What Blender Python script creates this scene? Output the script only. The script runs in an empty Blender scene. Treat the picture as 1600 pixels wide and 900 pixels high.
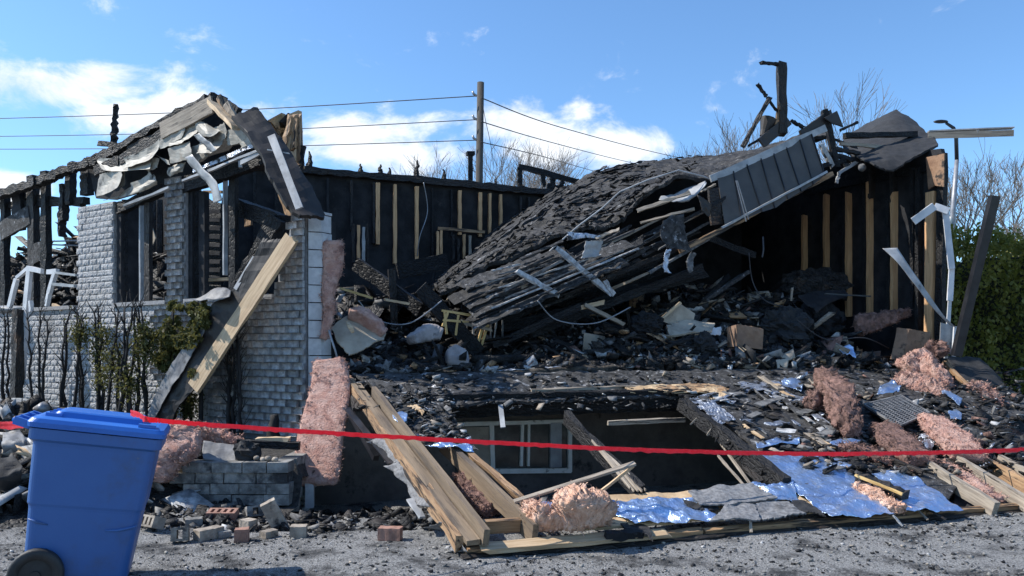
import bpy, math, random
import numpy as np
from mathutils import Vector as V, Matrix, noise as mn

# ------------------------------------------------------------------ camera, sky, sun, exposure
F, YH, CH = 1200.0, 550.0, 1.4           # focal length and horizon row of the 1600 px photograph, eye height in metres
scn = bpy.context.scene
COL = scn.collection
cam = bpy.data.cameras.new("camera"); camo = bpy.data.objects.new("camera", cam); COL.objects.link(camo)
camo.location = (0, 0, CH); camo.rotation_euler = (math.radians(90), 0, 0)
cam.sensor_width = 36; cam.lens = 36 * F / 1600; cam.shift_y = (YH - 450) / 1600
cam.clip_start = 0.05; cam.clip_end = 3000
scn.camera = camo
SUN_AZ, SUN_EL = math.radians(-86), math.radians(46)      # azimuth from +Y towards +X
sdir = V((math.sin(SUN_AZ) * math.cos(SUN_EL), math.cos(SUN_AZ) * math.cos(SUN_EL), math.sin(SUN_EL)))
sl = bpy.data.lights.new("sun", 'SUN'); sl.energy = 4.3; sl.angle = math.radians(0.53); sl.color = (1, .95, .87)
so = bpy.data.objects.new("sun", sl); COL.objects.link(so); so.rotation_euler = sdir.to_track_quat('Z', 'Y').to_euler()
so.location = (-20, 5, 20)
w = bpy.data.worlds.new("World"); scn.world = w; w.use_nodes = True
nt = w.node_tree; nt.nodes.clear()
def wn(t, **k):
    n = nt.nodes.new(t)
    for a, b in k.items(): setattr(n, a, b)
    return n
def wm(op, a, b=None, c=None):
    n = wn('ShaderNodeMath', operation=op)
    for i, x in enumerate((a, b, c)):
        if x is None: continue
        if isinstance(x, (int, float)): n.inputs[i].default_value = x
        else: nt.links.new(x, n.inputs[i])
    return n.outputs[0]
sky = wn('ShaderNodeTexSky', sky_type='NISHITA'); sky.sun_disc = False
sky.sun_elevation = SUN_EL; sky.sun_rotation = SUN_AZ
sky.altitude = 100; sky.air_density = 1.0; sky.dust_density = .35; sky.ozone_density = 2.6
tc = wn('ShaderNodeTexCoord'); sep = wn('ShaderNodeSeparateXYZ'); nt.links.new(tc.outputs['Generated'], sep.inputs[0])
yy = wm('MAXIMUM', wm('ABSOLUTE', sep.outputs['Y']), .05)
ca, ce = wm('DIVIDE', sep.outputs['X'], yy), wm('DIVIDE', sep.outputs['Z'], yy)
field = None
for (px, py, sx, sy, amp) in [(80, 130, 200, 46, 1.05), (300, 180, 230, 44, 1.05), (160, 195, 110, 22, .6), (15, 292, 80, 30, .9), (560, 205, 150, 40, .8), (600, 245, 160, 38, .95),
                              (790, 185, 80, 45, .85), (900, 168, 60, 22, .6), (980, 228, 110, 32, .95), (850, 235, 130, 40, .75),
                              (450, 145, 60, 18, .42), (1285, 88, 20, 8, .4), (1590, 315, 50, 16, .4), (270, 105, 60, 16, .5),
                              (-500, 150, 300, 60, .9), (2300, 100, 300, 60, .8)]:
    da = wm('MULTIPLY', wm('SUBTRACT', ca, (px - 800) / F), F / sx)
    de = wm('MULTIPLY', wm('SUBTRACT', ce, (YH - py) / F), F / sy)
    g = wm('MULTIPLY', wm('EXPONENT', wm('MULTIPLY', wm('ADD', wm('MULTIPLY', da, da), wm('MULTIPLY', de, de)), -1.0)), amp)
    field = g if field is None else wm('MAXIMUM', field, g)
mp = wn('ShaderNodeMapping'); mp.inputs['Scale'].default_value = (1, 1, 1.7); nt.links.new(tc.outputs['Generated'], mp.inputs[0])
nz = wn('ShaderNodeTexNoise'); nz.inputs['Scale'].default_value = 9; nz.inputs['Detail'].default_value = 9; nz.inputs['Roughness'].default_value = .62
nz.inputs['Distortion'].default_value = .35
nt.links.new(mp.outputs[0], nz.inputs['Vector'])
nz2 = wn('ShaderNodeTexNoise'); nz2.inputs['Scale'].default_value = 3.2; nz2.inputs['Detail'].default_value = 3
nt.links.new(mp.outputs[0], nz2.inputs['Vector'])
cl = wm('ADD', field, wm('MULTIPLY', wm('SUBTRACT', nz.outputs['Fac'], .5), 2.9))
cl = wm('ADD', cl, wm('MULTIPLY', wm('SUBTRACT', nz2.outputs['Fac'], .5), .5))
mr = wn('ShaderNodeMapRange', interpolation_type='SMOOTHSTEP'); nt.links.new(cl, mr.inputs[0])
mr.inputs[1].default_value = .27; mr.inputs[2].default_value = .95
mask = wm('MULTIPLY', mr.outputs[0], .97)
mx = wn('ShaderNodeMix', data_type='RGBA'); nt.links.new(mask, mx.inputs[0])
tint = wn('ShaderNodeMix', data_type='RGBA', blend_type='MULTIPLY'); tint.inputs[0].default_value = 1
tint.inputs[7].default_value = (.70, .91, 1.06, 1)
nt.links.new(sky.outputs[0], tint.inputs[6]); nt.links.new(tint.outputs[2], mx.inputs[6])
# cloud brightness: thicker parts a little greyer
cb = wn('ShaderNodeMix', data_type='RGBA'); nt.links.new(nz.outputs['Fac'], cb.inputs[0])
cb.inputs[6].default_value = (3.0, 3.5, 4.2, 1); cb.inputs[7].default_value = (6.8, 6.9, 7.0, 1)
nt.links.new(cb.outputs[2], mx.inputs[7])
bg = wn('ShaderNodeBackground'); bg.inputs[1].default_value = .138; nt.links.new(mx.outputs[2], bg.inputs[0])
wo = wn('ShaderNodeOutputWorld'); nt.links.new(bg.outputs[0], wo.inputs[0])
scn.view_settings.view_transform = 'Standard'; scn.view_settings.look = 'None'; scn.view_settings.gamma = 1
scn.view_settings.exposure = 0.62
scn.cycles.max_bounces = 6

# ------------------------------------------------------------------ geometry helpers
random.seed(11); rng = np.random.default_rng(11)
R = random.uniform
def ray(px, py): return V(((px - 800) / F, 1, (YH - py) / F))
EYE = V((0, 0, CH))
def P(px, py, D): return EYE + ray(px, py) * D
def hit(p0, n, px, py):
    r = ray(px, py); return EYE + r * ((p0 - EYE).dot(n) / r.dot(n))
U = V((.954, .3, 0)).normalized(); N = V((-.3, .954, 0)).normalized(); H0 = V((-1.907, 8.8, 1.18)); Z = V((0, 0, 1))
dL = V((-.855, .518, 0)).normalized(); nL = V((-.518, -.855, 0)).normalized(); L0 = V((-2.486, 8.9, 0))
SL = (-N * 3.8 - Z * 1.06).normalized(); nF = SL.cross(U); nF = nF if nF.z > 0 else -nF
def W(px, py, w_): return hit(H0 + N * w_, N, px, py)                 # on the plane w_ metres inside the front of the house
def Hs(u, w_, z): p = H0 + U * u + N * w_; p.z = z; return p
def L(px, py, d=0): return hit(L0 + nL * d, nL, px, py)               # on the brick wall plane, d metres in front of it
def Ls(s, z, d=0): p = L0 + dL * s + nL * d; p.z = z; return p
def lsz(px, py): p = L(px, py); return (p - L0).dot(dL), p.z
def G(px, py, z=0): return hit(V((0, 0, z)), Z, px, py)
def FP(px, py, h=0): return hit(H0 + nF * h, nF, px, py)              # on the fallen wall, h above its face
def Fs(u, v, h=0): return H0 + U * u + SL * v + nF * h
RP = H0 + U * 8.67
def RW(px, py, d=0): return hit(RP - U * d, U, px, py)                # on the right wall, d metres inside it
def Rs(w_, z, d=0): p = RP + N * w_ - U * d; p.z = z; return p
def fbm(p, o=4): return mn.fractal(p, 1.0, 2.0, o)

ORG = {}
class MB:
    def __init__(s): s.v = []; s.f = []; s.m = []
    def add(s, vs, fs, mi=0):
        k = len(s.v); s.v += [tuple(x) for x in vs]
        s.f += [tuple(i + k for i in f) for f in fs]; s.m += [mi] * len(fs); return s
    def beam(s, a, b, w_, t, up=Z, seg=1, jit=0, mi=0, taper=1.0):
        d = b - a; up = V(up)
        if abs(d.normalized().dot(up.normalized())) > .98: up = V((1, .2, 0))
        sd = d.cross(up).normalized(); un = sd.cross(d).normalized(); vs = []
        for i in range(seg + 1):
            f = i / seg; c = a.lerp(b, f); k = 1 + (taper - 1) * f
            for sx, sy in ((-1, -1), (1, -1), (1, 1), (-1, 1)):
                q = c + sd * sx * w_ / 2 * k + un * sy * t / 2 * k
                if jit: q = q + V((R(-1, 1), R(-1, 1), R(-1, 1))) * jit
                vs.append(q)
        fs = [(3, 2, 1, 0), tuple(4 * seg + i for i in range(4))]
        for i in range(seg):
            for j in range(4):
                a0 = 4 * i + j; a1 = 4 * i + (j + 1) % 4; fs.append((a0, a1, a1 + 4, a0 + 4))
        return s.add(vs, fs, mi)
    def box(s, o, ax, ay, az, mi=0):
        vs = [o + ax * i + ay * j + az * k for k in (0, 1) for j in (0, 1) for i in (0, 1)]
        fs = [(0, 2, 3, 1), (4, 5, 7, 6), (0, 1, 5, 4), (2, 6, 7, 3), (0, 4, 6, 2), (1, 3, 7, 5)]
        if ax.cross(ay).dot(az) < 0: fs = [f[::-1] for f in fs]
        return s.add(vs, fs, mi)
    def tube(s, pts, rad, sides=8, mi=0, cap=True):
        n = len(pts); rad = rad if isinstance(rad, (list, tuple)) else [rad] * n
        vs = []; ref = None
        for i, p in enumerate(pts):
            d = (pts[min(i + 1, n - 1)] - pts[max(i - 1, 0)]).normalized()
            if ref is None: ref = d.orthogonal().normalized()
            ref = (ref - d * ref.dot(d)); ref = ref.normalized() if ref.length > 1e-5 else d.orthogonal().normalized()
            b = d.cross(ref)
            for k in range(sides):
                a = 2 * math.pi * k / sides; vs.append(p + (ref * math.cos(a) + b * math.sin(a)) * rad[i])
        fs = [(i * sides + k, i * sides + (k + 1) % sides, (i + 1) * sides + (k + 1) % sides, (i + 1) * sides + k) for i in range(n - 1) for k in range(sides)]
        if cap: fs += [tuple(range(sides))[::-1], tuple((n - 1) * sides + k for k in range(sides))]
        return s.add(vs, fs, mi)
    def prism(s, poly, off, mi=0):
        n = len(poly); vs = list(poly) + [p + off for p in poly]
        fs = [tuple(range(n)), tuple(range(2 * n - 1, n - 1, -1))] + [((i + 1) % n, i, i + n, (i + 1) % n + n) for i in range(n)]
        return s.add(vs, fs, mi)
    def build(s, name, m, parent=None, smooth=False, **k): return mkobj(name, s.v, s.f, m, parent, smooth, s.m, **k)

def mkobj(name, v, f, m, parent=None, smooth=False, mi=None, label=None, cat=None, group=None, kind=None):
    a = np.asarray(v, dtype=np.float64)
    if parent is None:
        lo, hi = a.min(0), a.max(0); org = V(((lo[0] + hi[0]) / 2, (lo[1] + hi[1]) / 2, lo[2]))
    else: org = ORG[parent.name]
    a = a - np.array(org)
    me = bpy.data.meshes.new(name)
    if isinstance(f, np.ndarray):
        n, k = f.shape
        me.vertices.add(len(a)); me.vertices.foreach_set('co', a.astype(np.float32).ravel())
        me.loops.add(n * k); me.loops.foreach_set('vertex_index', f.astype(np.int32).ravel())
        me.polygons.add(n); me.polygons.foreach_set('loop_start', np.arange(0, n * k, k, dtype=np.int32))
        me.polygons.foreach_set('loop_total', np.full(n, k, dtype=np.int32))
        me.update(calc_edges=True); me.validate()
    else: me.from_pydata(a.tolist(), [], f)
    ms = m if isinstance(m, (list, tuple)) else [m]
    for x in ms: me.materials.append(x)
    if mi is not None and len(ms) > 1: me.polygons.foreach_set('material_index', np.asarray(mi, dtype=np.int32))
    if smooth: me.polygons.foreach_set('use_smooth', [True] * len(me.polygons))
    me.update()
    o = bpy.data.objects.new(name, me); COL.objects.link(o)
    if parent is None: o.location = org
    else: o.parent = parent
    ORG[o.name] = org
    return tag(o, label, cat, group, kind)
def tag(o, label=None, cat=None, group=None, kind=None):
    if cat and not kind: kind = 'thing'
    for a, b in (('label', label), ('category', cat), ('group', group), ('kind', kind)):
        if b: o[a] = b
    return o
def thing(name, label, cat, loc, group=None):
    o = bpy.data.objects.new(name, None); COL.objects.link(o); o.location = loc; o.empty_display_size = .2
    ORG[o.name] = V(loc); return tag(o, label, cat, group)
def board(name, a, b, w_, t, m, parent=None, up=Z, seg=1, jit=0, rag=0, **k):
    """one board as its own object, local x along its length so the grain follows it; rag = ragged ends"""
    d = b - a; ln = d.length; x = d.normalized(); up = V(up)
    if abs(x.dot(up.normalized())) > .98: up = V((1, .2, 0))
    y = up.cross(x).normalized(); z = x.cross(y)
    mb = MB(); seg = max(seg, 2 if rag else 1); vs = []
    for i in range(seg + 1):
        f = i / seg
        for sy, sz in ((-1, -1), (1, -1), (1, 1), (-1, 1)):
            q = V(((f - .5) * ln, sy * w_ / 2, sz * t / 2))
            if jit: q += V((0, R(-1, 1), R(-1, 1))) * jit
            if rag and i in (0, seg): q.x += R(-rag, rag * .3) * (1 if i == seg else -1)
            vs.append(q)
    fs = [(3, 2, 1, 0), tuple(4 * seg + i for i in range(4))]
    for i in range(seg):
        for j in range(4):
            a0 = 4 * i + j; a1 = 4 * i + (j + 1) % 4; fs.append((a0, a1, a1 + 4, a0 + 4))
    me = bpy.data.meshes.new(name); me.from_pydata([tuple(q) for q in vs], [], fs); me.materials.append(m); me.update()
    o = bpy.data.objects.new(name, me); COL.objects.link(o)
    o.rotation_euler = Matrix((x, y, z)).transposed().to_euler()
    c = (a + b) / 2
    if parent: o.parent = parent; o.location = c - ORG[parent.name]
    else: o.location = c
    ORG[o.name] = c
    return tag(o, k.get('label'), k.get('cat'), k.get('group'), k.get('kind'))

def cr(p, t):                       # Catmull-Rom through a list at parameter 0..1
    n = len(p)
    if n == 1: return p[0]
    x = t * (n - 1); i = min(int(x), n - 2); f = x - i
    p0, p1, p2, p3 = p[max(i - 1, 0)], p[i], p[i + 1], p[min(i + 2, n - 1)]
    if n == 2: return p1 * (1 - f) + p2 * f
    return ((p1 * 2) + (p2 - p0) * f + (p0 * 2 - p1 * 5 + p2 * 4 - p3) * f * f + (p1 * 3 - p0 - p2 * 3 + p3) * f ** 3) * .5
def sheet(ctrl, nu, nv, th=.004, amp=0, ns=3, tear=0, seed=0, edge=0, mi=0, mb=None):
    """a bent, wrinkled sheet of real thickness through a grid of control points (rows x columns); tear drops ragged cells at the rim"""
    mb = mb or MB(); rs = random.Random(seed); off = V((seed * 3.1, seed * 1.7, seed))
    g = [[None] * (nv + 1) for _ in range(nu + 1)]
    for i in range(nu + 1):
        for j in range(nv + 1):
            g[i][j] = cr([cr(r, j / nv) for r in ctrl], i / nu)
    nr = (g[nu // 2][min(nv // 2 + 1, nv)] - g[nu // 2][nv // 2 - 1 if nv > 1 else 0]).cross(g[min(nu // 2 + 1, nu)][nv // 2] - g[nu // 2 - 1 if nu > 1 else 0][nv // 2]).normalized()
    if nr.dot(EYE - g[nu // 2][nv // 2]) < 0: nr = -nr
    for i in range(nu + 1):
        for j in range(nv + 1):
            p = g[i][j]; q = p * ns + off
            d = nr * (mn.noise(q) + .5 * mn.noise(q * 2.3) + .25 * mn.noise(q * 5.1)) * amp if amp else V()
            if edge and (i in (0, nu) or j in (0, nv)):
                d = d + (g[nu // 2][nv // 2] - p).normalized() * rs.uniform(-.2, 1) * edge
            g[i][j] = p + d
    keep = [[True] * nv for _ in range(nu)]
    if tear:
        for i in range(nu):
            for j in range(nv):
                e = min(i, j, nu - 1 - i, nv - 1 - j)
                if mn.noise(g[i][j] * 6 + off) * .5 + .5 < tear * (1 - e / 3.0): keep[i][j] = False
    idx = {}; vs = []; fs = []
    def vi(i, j, k):
        if (i, j, k) not in idx:
            idx[(i, j, k)] = len(vs); vs.append(g[i][j] - nr * th * k)
        return idx[(i, j, k)]
    for i in range(nu):
        for j in range(nv):
            if not keep[i][j]: continue
            c = ((i, j), (i + 1, j), (i + 1, j + 1), (i, j + 1))
            fs.append(tuple(vi(a, b, 0) for a, b in c)); fs.append(tuple(vi(a, b, 1) for a, b in c[::-1]))
            for (a, b), (di, dj) in zip(range_pairs, ((0, -1), (1, 0), (0, 1), (-1, 0))):
                ii, jj = i + di, j + dj
                if not (0 <= ii < nu and 0 <= jj < nv and keep[ii][jj]):
                    p, q = c[a], c[b]; fs.append((vi(*p, 0), vi(*p, 1), vi(*q, 1), vi(*q, 0)))
    return mb.add(vs, fs, mi)
range_pairs = ((0, 1), (1, 2), (2, 3), (3, 0))
def batt(path, wid, th, side, seed=0, amp=.03, ns=7, rings=46, nsec=26, taper=.6, fuzz=0):
    """a fluffy slab swept along a path: insulation, rolls, cushions"""
    mb = MB(); off = V((seed * 2.7, -seed, seed * 1.3)); vs = []; side = V(side).normalized()
    for i in range(rings + 1):
        f = i / rings; c = cr(path, f); d = (cr(path, min(1, f + .02)) - cr(path, max(0, f - .02))).normalized()
        sd = (side - d * side.dot(d)).normalized(); un = sd.cross(d)
        wd = cr([V((x, 0, 0)) for x in (wid if isinstance(wid, (list, tuple)) else [wid, wid])], f).x
        e = min(f, 1 - f); rnd = min(1, (e / .06)) ** .5 if e < .06 else 1
        rnd = .25 + .75 * rnd
        for k in range(nsec):
            a = 2 * math.pi * k / nsec; ca_, sa_ = math.cos(a), math.sin(a)
            q = sd * (math.copysign(abs(ca_) ** .45, ca_) * wd / 2 * (rnd * .3 + .7)) + un * (math.copysign(abs(sa_) ** .6, sa_) * th / 2 * rnd)
            p = c + q; nq = q.normalized() if q.length else un
            x = p * ns + off
            h = mn.noise(x) + .6 * mn.noise(x * 2.1) + .45 * mn.noise(x * 4.7) + .3 * mn.noise(x * 10)
            if fuzz: h = h * .8 + .9 * (.35 - abs(mn.noise(x * 1.6))) + .7 * (.3 - abs(mn.noise(x * 3.7))) + .4 * (.3 - abs(mn.noise(x * 8)))
            vs.append(p + (nq * .8 + V((0, 0, .3))) * h * amp + d * mn.noise(x * 1.7 + V((9, 9, 9))) * amp * .8)
    fs = [(i * nsec + k, i * nsec + (k + 1) % nsec, (i + 1) * nsec + (k + 1) % nsec, (i + 1) * nsec + k) for i in range(rings) for k in range(nsec)]
    fs += [tuple(range(nsec))[::-1], tuple(rings * nsec + k for k in range(nsec))]
    if fuzz:
        for _ in range(fuzz):
            k = random.randrange(len(vs)); p = V(vs[k]); d = V((R(-1, 1), R(-1, 1), R(-.6, 1))).normalized(); e = d.orthogonal().normalized() * R(.0012, .0045); l = d * R(.010, .048)
            k0 = len(vs); vs += [p - e, p + e, p + l * .6 + e * .6 + V((0, 0, R(-.01, .01))), p + l]; fs.append((k0, k0 + 1, k0 + 2, k0 + 3))
    return mb.add(vs, fs)
def lump(c, rx, ry, rz, seed=0, amp=.25, ns=2.5, nu=22, nv=14, mb=None, mi=0, sq=1.0):
    mb = mb or MB(); off = V((seed * 1.9, seed * .7, -seed)); vs = []
    rm = max(rx, ry, rz)
    def pw(x): return math.copysign(abs(x) ** sq, x)
    for j in range(nv + 1):
        ph = math.pi * j / nv
        for i in range(nu):
            a = 2 * math.pi * i / nu
            n_ = V((pw(math.sin(ph)) * pw(math.cos(a)), pw(math.sin(ph)) * pw(math.sin(a)), pw(math.cos(ph))))
            x = n_ * ns + off
            h = 1 + amp * (mn.noise(x) + .6 * mn.noise(x * 2.2) + .4 * mn.noise(x * 5) + .25 * mn.noise(x * 11))
            vs.append(c + V((n_.x * rx, n_.y * ry, n_.z * rz)) * h)
    fs = [(j * nu + i, (j + 1) * nu + i, (j + 1) * nu + (i + 1) % nu, j * nu + (i + 1) % nu) for j in range(nv) for i in range(nu)]
    return mb.add(vs, fs, mi)

def rotm(n, flat=1.0):
    """n random rotation matrices; flat < 1 keeps the z axis near upright"""
    yaw = rng.uniform(0, 2 * np.pi, n); tl = rng.normal(0, flat, n); rl = rng.normal(0, flat, n)
    cy, sy, ct, st, cr_, sr = np.cos(yaw), np.sin(yaw), np.cos(tl), np.sin(tl), np.cos(rl), np.sin(rl)
    z0, o0 = np.zeros(n), np.ones(n)
    A = np.stack([cy, -sy, z0, sy, cy, z0, z0, z0, o0], 1).reshape(n, 3, 3)
    B = np.stack([ct, z0, st, z0, o0, z0, -st, z0, ct], 1).reshape(n, 3, 3)
    C = np.stack([o0, z0, z0, z0, cr_, -sr, z0, sr, cr_], 1).reshape(n, 3, 3)
    return A @ B @ C
CUBE = np.array([[x, y, z] for z in (-.5, .5) for y in (-.5, .5) for x in (-.5, .5)])
CF = np.array([(0, 2, 3, 1), (4, 5, 7, 6), (0, 1, 5, 4), (2, 6, 7, 3), (0, 4, 6, 2), (1, 3, 7, 5)])
def chips(name, pts, lo, hi, asp, thin, mats, wts, flat=.5, parent=None, power=2.2, **k):
    """many irregular chips in one mesh: litter nobody could count"""
    pts = np.asarray(pts, float); n = len(pts)
    ln = lo + (hi - lo) * rng.random(n) ** power
    dim = np.stack([ln, ln * rng.uniform(asp[0], asp[1], n), ln * rng.uniform(thin[0], thin[1], n)], 1)
    v = CUBE[None] * dim[:, None, :] * rng.uniform(.55, 1.25, (n, 8, 1))
    v = np.einsum('nij,nkj->nki', rotm(n, flat), v) + pts[:, None, :]
    f = (CF[None] + 8 * np.arange(n)[:, None, None]).reshape(-1, 4)
    mi = np.repeat(rng.choice(len(mats), n, p=np.array(wts) / sum(wts)), 6)
    return mkobj(name, v.reshape(-1, 3), f, mats, parent, False, mi, **k)
def leaves(pts, size, up=.3, jit=.5):
    """leaf-sized quads, bent along the middle, spread over points"""
    pts = np.asarray(pts, float); n = len(pts); s = size * rng.uniform(1 - jit, 1 + jit, n)[:, None, None]
    q = np.array([[-.5, 0, 0], [0, .32, .06], [.5, 0, 0], [0, -.32, .06]])
    v = np.einsum('nij,nkj->nki', rotm(n, 1.1), q[None] * s) + pts[:, None, :]
    f = (np.arange(4)[None] + 4 * np.arange(n)[:, None])
    return v.reshape(-1, 3), f
# ------------------------------------------------------------------ materials
def mk(name, c1, c2, sc=8, rough=.7, bump=.3, bsc=30, metal=0, det=6, thr=(.35, .65), c3=None, sc3=3, thr3=(.55, .66), c4=None, sc4=6, thr4=(.6, .68),
       vor=0, st=(1, 1, 1), obr=0, r3=None, spec=.5, bd=.01, off=True, sheen=0):
    m = bpy.data.materials.new(name); m.use_nodes = True; t = m.node_tree; b = t.nodes['Principled BSDF']
    def nd(x, **k):
        n = t.nodes.new(x)
        for a, c in k.items(): setattr(n, a, c)
        return n
    ln = t.links.new
    co = nd('ShaderNodeTexCoord'); mp_ = nd('ShaderNodeMapping'); mp_.inputs['Scale'].default_value = st
    ln(co.outputs['Object'], mp_.inputs[0]); vec = mp_.outputs[0]
    oi = nd('ShaderNodeObjectInfo')
    if off:
        sc_ = nd('ShaderNodeVectorMath', operation='SCALE'); sc_.inputs[0].default_value = (37, 17, 23); ln(oi.outputs['Random'], sc_.inputs['Scale'])
        ad = nd('ShaderNodeVectorMath', operation='ADD'); ln(vec, ad.inputs[0]); ln(sc_.outputs[0], ad.inputs[1]); vec = ad.outputs[0]
    def noi(s, d=det, rg=.6):
        n = nd('ShaderNodeTexNoise'); n.inputs['Scale'].default_value = s; n.inputs['Detail'].default_value = d; n.inputs['Roughness'].default_value = rg
        ln(vec, n.inputs['Vector']); return n.outputs['Fac']
    def rng_(f, a, c):
        r = nd('ShaderNodeMapRange', interpolation_type='SMOOTHSTEP'); r.inputs[1].default_value = a; r.inputs[2].default_value = c; ln(f, r.inputs[0]); return r.outputs[0]
    def mix(f, a, c):
        x = nd('ShaderNodeMix', data_type='RGBA'); ln(f, x.inputs[0])
        for i, q in ((6, a), (7, c)):
            if isinstance(q, tuple): x.inputs[i].default_value = (*q, 1)
            else: ln(q, x.inputs[i])
        return x.outputs[2]
    c = mix(rng_(noi(sc), *thr), c1, c2)
    m3 = None
    if c3: m3 = rng_(noi(sc3, 8, .68), *thr3); c = mix(m3, c, c3)
    if c4: c = mix(rng_(noi(sc4, 8, .7), *thr4), c, c4)
    if obr:
        hv = nd('ShaderNodeHueSaturation'); mrr = nd('ShaderNodeMapRange'); mrr.inputs[3].default_value = 1 - obr; mrr.inputs[4].default_value = 1 + obr
        ln(oi.outputs['Random'], mrr.inputs[0]); ln(mrr.outputs[0], hv.inputs['Value']); ln(c, hv.inputs['Color']); c = hv.outputs[0]
    ln(c, b.inputs['Base Color'])
    if r3 is not None and m3 is not None:
        rr = nd('ShaderNodeMapRange'); ln(m3, rr.inputs[0]); rr.inputs[3].default_value = rough; rr.inputs[4].default_value = r3; ln(rr.outputs[0], b.inputs['Roughness'])
    else: b.inputs['Roughness'].default_value = rough
    b.inputs['Metallic'].default_value = metal; b.inputs['Specular IOR Level'].default_value = spec
    if bump:
        h = noi(bsc, 5, .65)
        if vor:
            vo = nd('ShaderNodeTexVoronoi', feature='DISTANCE_TO_EDGE'); vo.inputs['Scale'].default_value = vor; ln(vec, vo.inputs['Vector'])
            ve = rng_(vo.outputs[0], 0, .18); mu = nd('ShaderNodeMath', operation='MULTIPLY_ADD'); ln(ve, mu.inputs[0]); mu.inputs[1].default_value = .8; ln(h, mu.inputs[2]); h = mu.outputs[0]
        bm = nd('ShaderNodeBump'); bm.inputs['Strength'].default_value = bump; bm.inputs['Distance'].default_value = bd; ln(h, bm.inputs['Height']); ln(bm.outputs[0], b.inputs['Normal'])
    return m
CHAR = mk('charred_wood', (.004, .004, .005), (.014, .0135, .014), 9, .64, .7, 45, vor=22, st=(.5, 1.3, 1.3), c3=(.06, .059, .06), sc3=9, thr3=(.68, .80), bd=.02, spec=.35)
CHARB = mk('charred_wood_brown', (.007, .006, .006), (.024, .018, .015), 6, .65, .8, 40, vor=18, st=(.4, 1.4, 1.4), c3=(.14, .075, .04), sc3=4, thr3=(.6, .72), bd=.015)
SOOT = mk('sooty_board', (.014, .0145, .017), (.030, .0305, .034), 4, .75, .6, 30, c3=(.06, .056, .054), sc3=5, thr3=(.6, .75), spec=.2)
ASHY = mk('ash_covered_char', (.012, .012, .013), (.06, .06, .062), 14, .8, 1.0, 50, c3=(.34, .345, .36), sc3=9, thr3=(.56, .68), bd=.02)
ASH = mk('pale_ash', (.20, .20, .205), (.48, .48, .48), 14, .9, .6, 60)
GRYASH = mk('grey_ash', (.07, .07, .072), (.18, .18, .18), 14, .9, .6, 60)
HEAP = mk('burnt_rubble', (.006, .006, .007), (.04, .037, .036), 12, .6, 1.0, 38, vor=15, c3=(.17, .165, .165), sc3=10, thr3=(.60, .72), c4=(.085, .06, .045), sc4=4, thr4=(.57, .68), bd=.03)
WOOD = mk('raw_lumber', (.42, .29, .17), (.58, .43, .27), 5, .65, .25, 40, st=(.6, 9, 9), c3=(.05, .035, .025), sc3=2.2, thr3=(.66, .74), obr=.12)
WOODT = mk('site_stained_lumber', (.165, .122, .08), (.285, .21, .138), 4, .75, .4, 30, st=(.5, 7, 7), c3=(.085, .065, .05), sc3=2, thr3=(.46, .66), c4=(.018, .015, .013), sc4=1.6, thr4=(.60, .68), obr=.1)
STUDR = mk('smoked_studs', (.46, .255, .12), (.60, .36, .18), 5, .7, .3, 40, st=(.6, 9, 9), c3=(.03, .022, .018), sc3=2, thr3=(.62, .70), obr=.15)
WOODC = mk('scorched_lumber', (.25, .145, .075), (.40, .255, .14), 5, .7, .35, 40, st=(.6, 9, 9), c3=(.018, .014, .012), sc3=3, thr3=(.5, .60), obr=.15)
WOODG = mk('smoked_grey_lumber', (.20, .165, .13), (.34, .29, .23), 5, .75, .3, 40, st=(.6, 9, 9), c3=(.03, .026, .024), sc3=3, thr3=(.55, .66), obr=.15)
PLY = mk('torn_plywood', (.40, .27, .15), (.60, .44, .27), 4, .75, .5, 30, c3=(.04, .03, .022), sc3=4, thr3=(.56, .66))
BRICK = mk('grey_painted_brick', (.35, .35, .355), (.54, .54, .543), 26, .85, .9, 70, c3=(.17, .17, .175), sc3=4, thr3=(.58, .78), c4=(.22, .217, .215), sc4=1.3, thr4=(.48, .7), obr=.10, bd=.03, det=9)
MORT = mk('grey_mortar', (.22, .22, .225), (.32, .32, .325), 20, .9, .5, 60, c3=(.16, .16, .17), sc3=1.2, thr3=(.5, .75))
BLOCK = mk('pale_concrete', (.40, .405, .415), (.52, .525, .53), 10, .85, .4, 70, c3=(.22, .22, .23), sc3=4, thr3=(.64, .75), obr=.07)
STONE = mk('sooty_split_stone', (.13, .127, .12), (.30, .29, .27), 9, .9, .8, 35, c3=(.03, .03, .032), sc3=3, thr3=(.5, .66), obr=.2, bd=.02)
FOUND = mk('sooty_foundation', (.085, .075, .068), (.15, .13, .115), 3, .85, .6, 40, c3=(.15, .125, .105), sc3=2.2, thr3=(.58, .75), c4=(.018, .017, .017), sc4=3, thr4=(.55, .7))
LBRK = mk('loose_brick_tan', (.22, .185, .15), (.38, .33, .27), 12, .9, .6, 60, c3=(.05, .045, .042), sc3=7, thr3=(.55, .68), obr=.25)
RBRK = mk('loose_brick_red', (.24, .13, .095), (.36, .20, .15), 12, .9, .6, 60, c3=(.08, .06, .055), sc3=7, thr3=(.58, .7))
SIDING = mk('smoked_cream_siding', (.25, .23, .195), (.38, .36, .31), 4, .6, .15, 12, c3=(.05, .045, .04), sc3=4.5, thr3=(.53, .68), c4=(.26, .22, .17), sc4=7, thr4=(.55, .68), metal=0)
ALU = mk('grey_aluminium', (.24, .245, .25), (.38, .385, .39), 5, .45, .1, 20, c3=(.12, .12, .125), sc3=6, thr3=(.6, .72))
WHITE = mk('white_trim', (.46, .47, .49), (.60, .60, .61), 5, .45, .08, 30, c3=(.30, .30, .30), sc3=8, thr3=(.64, .76))
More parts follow.
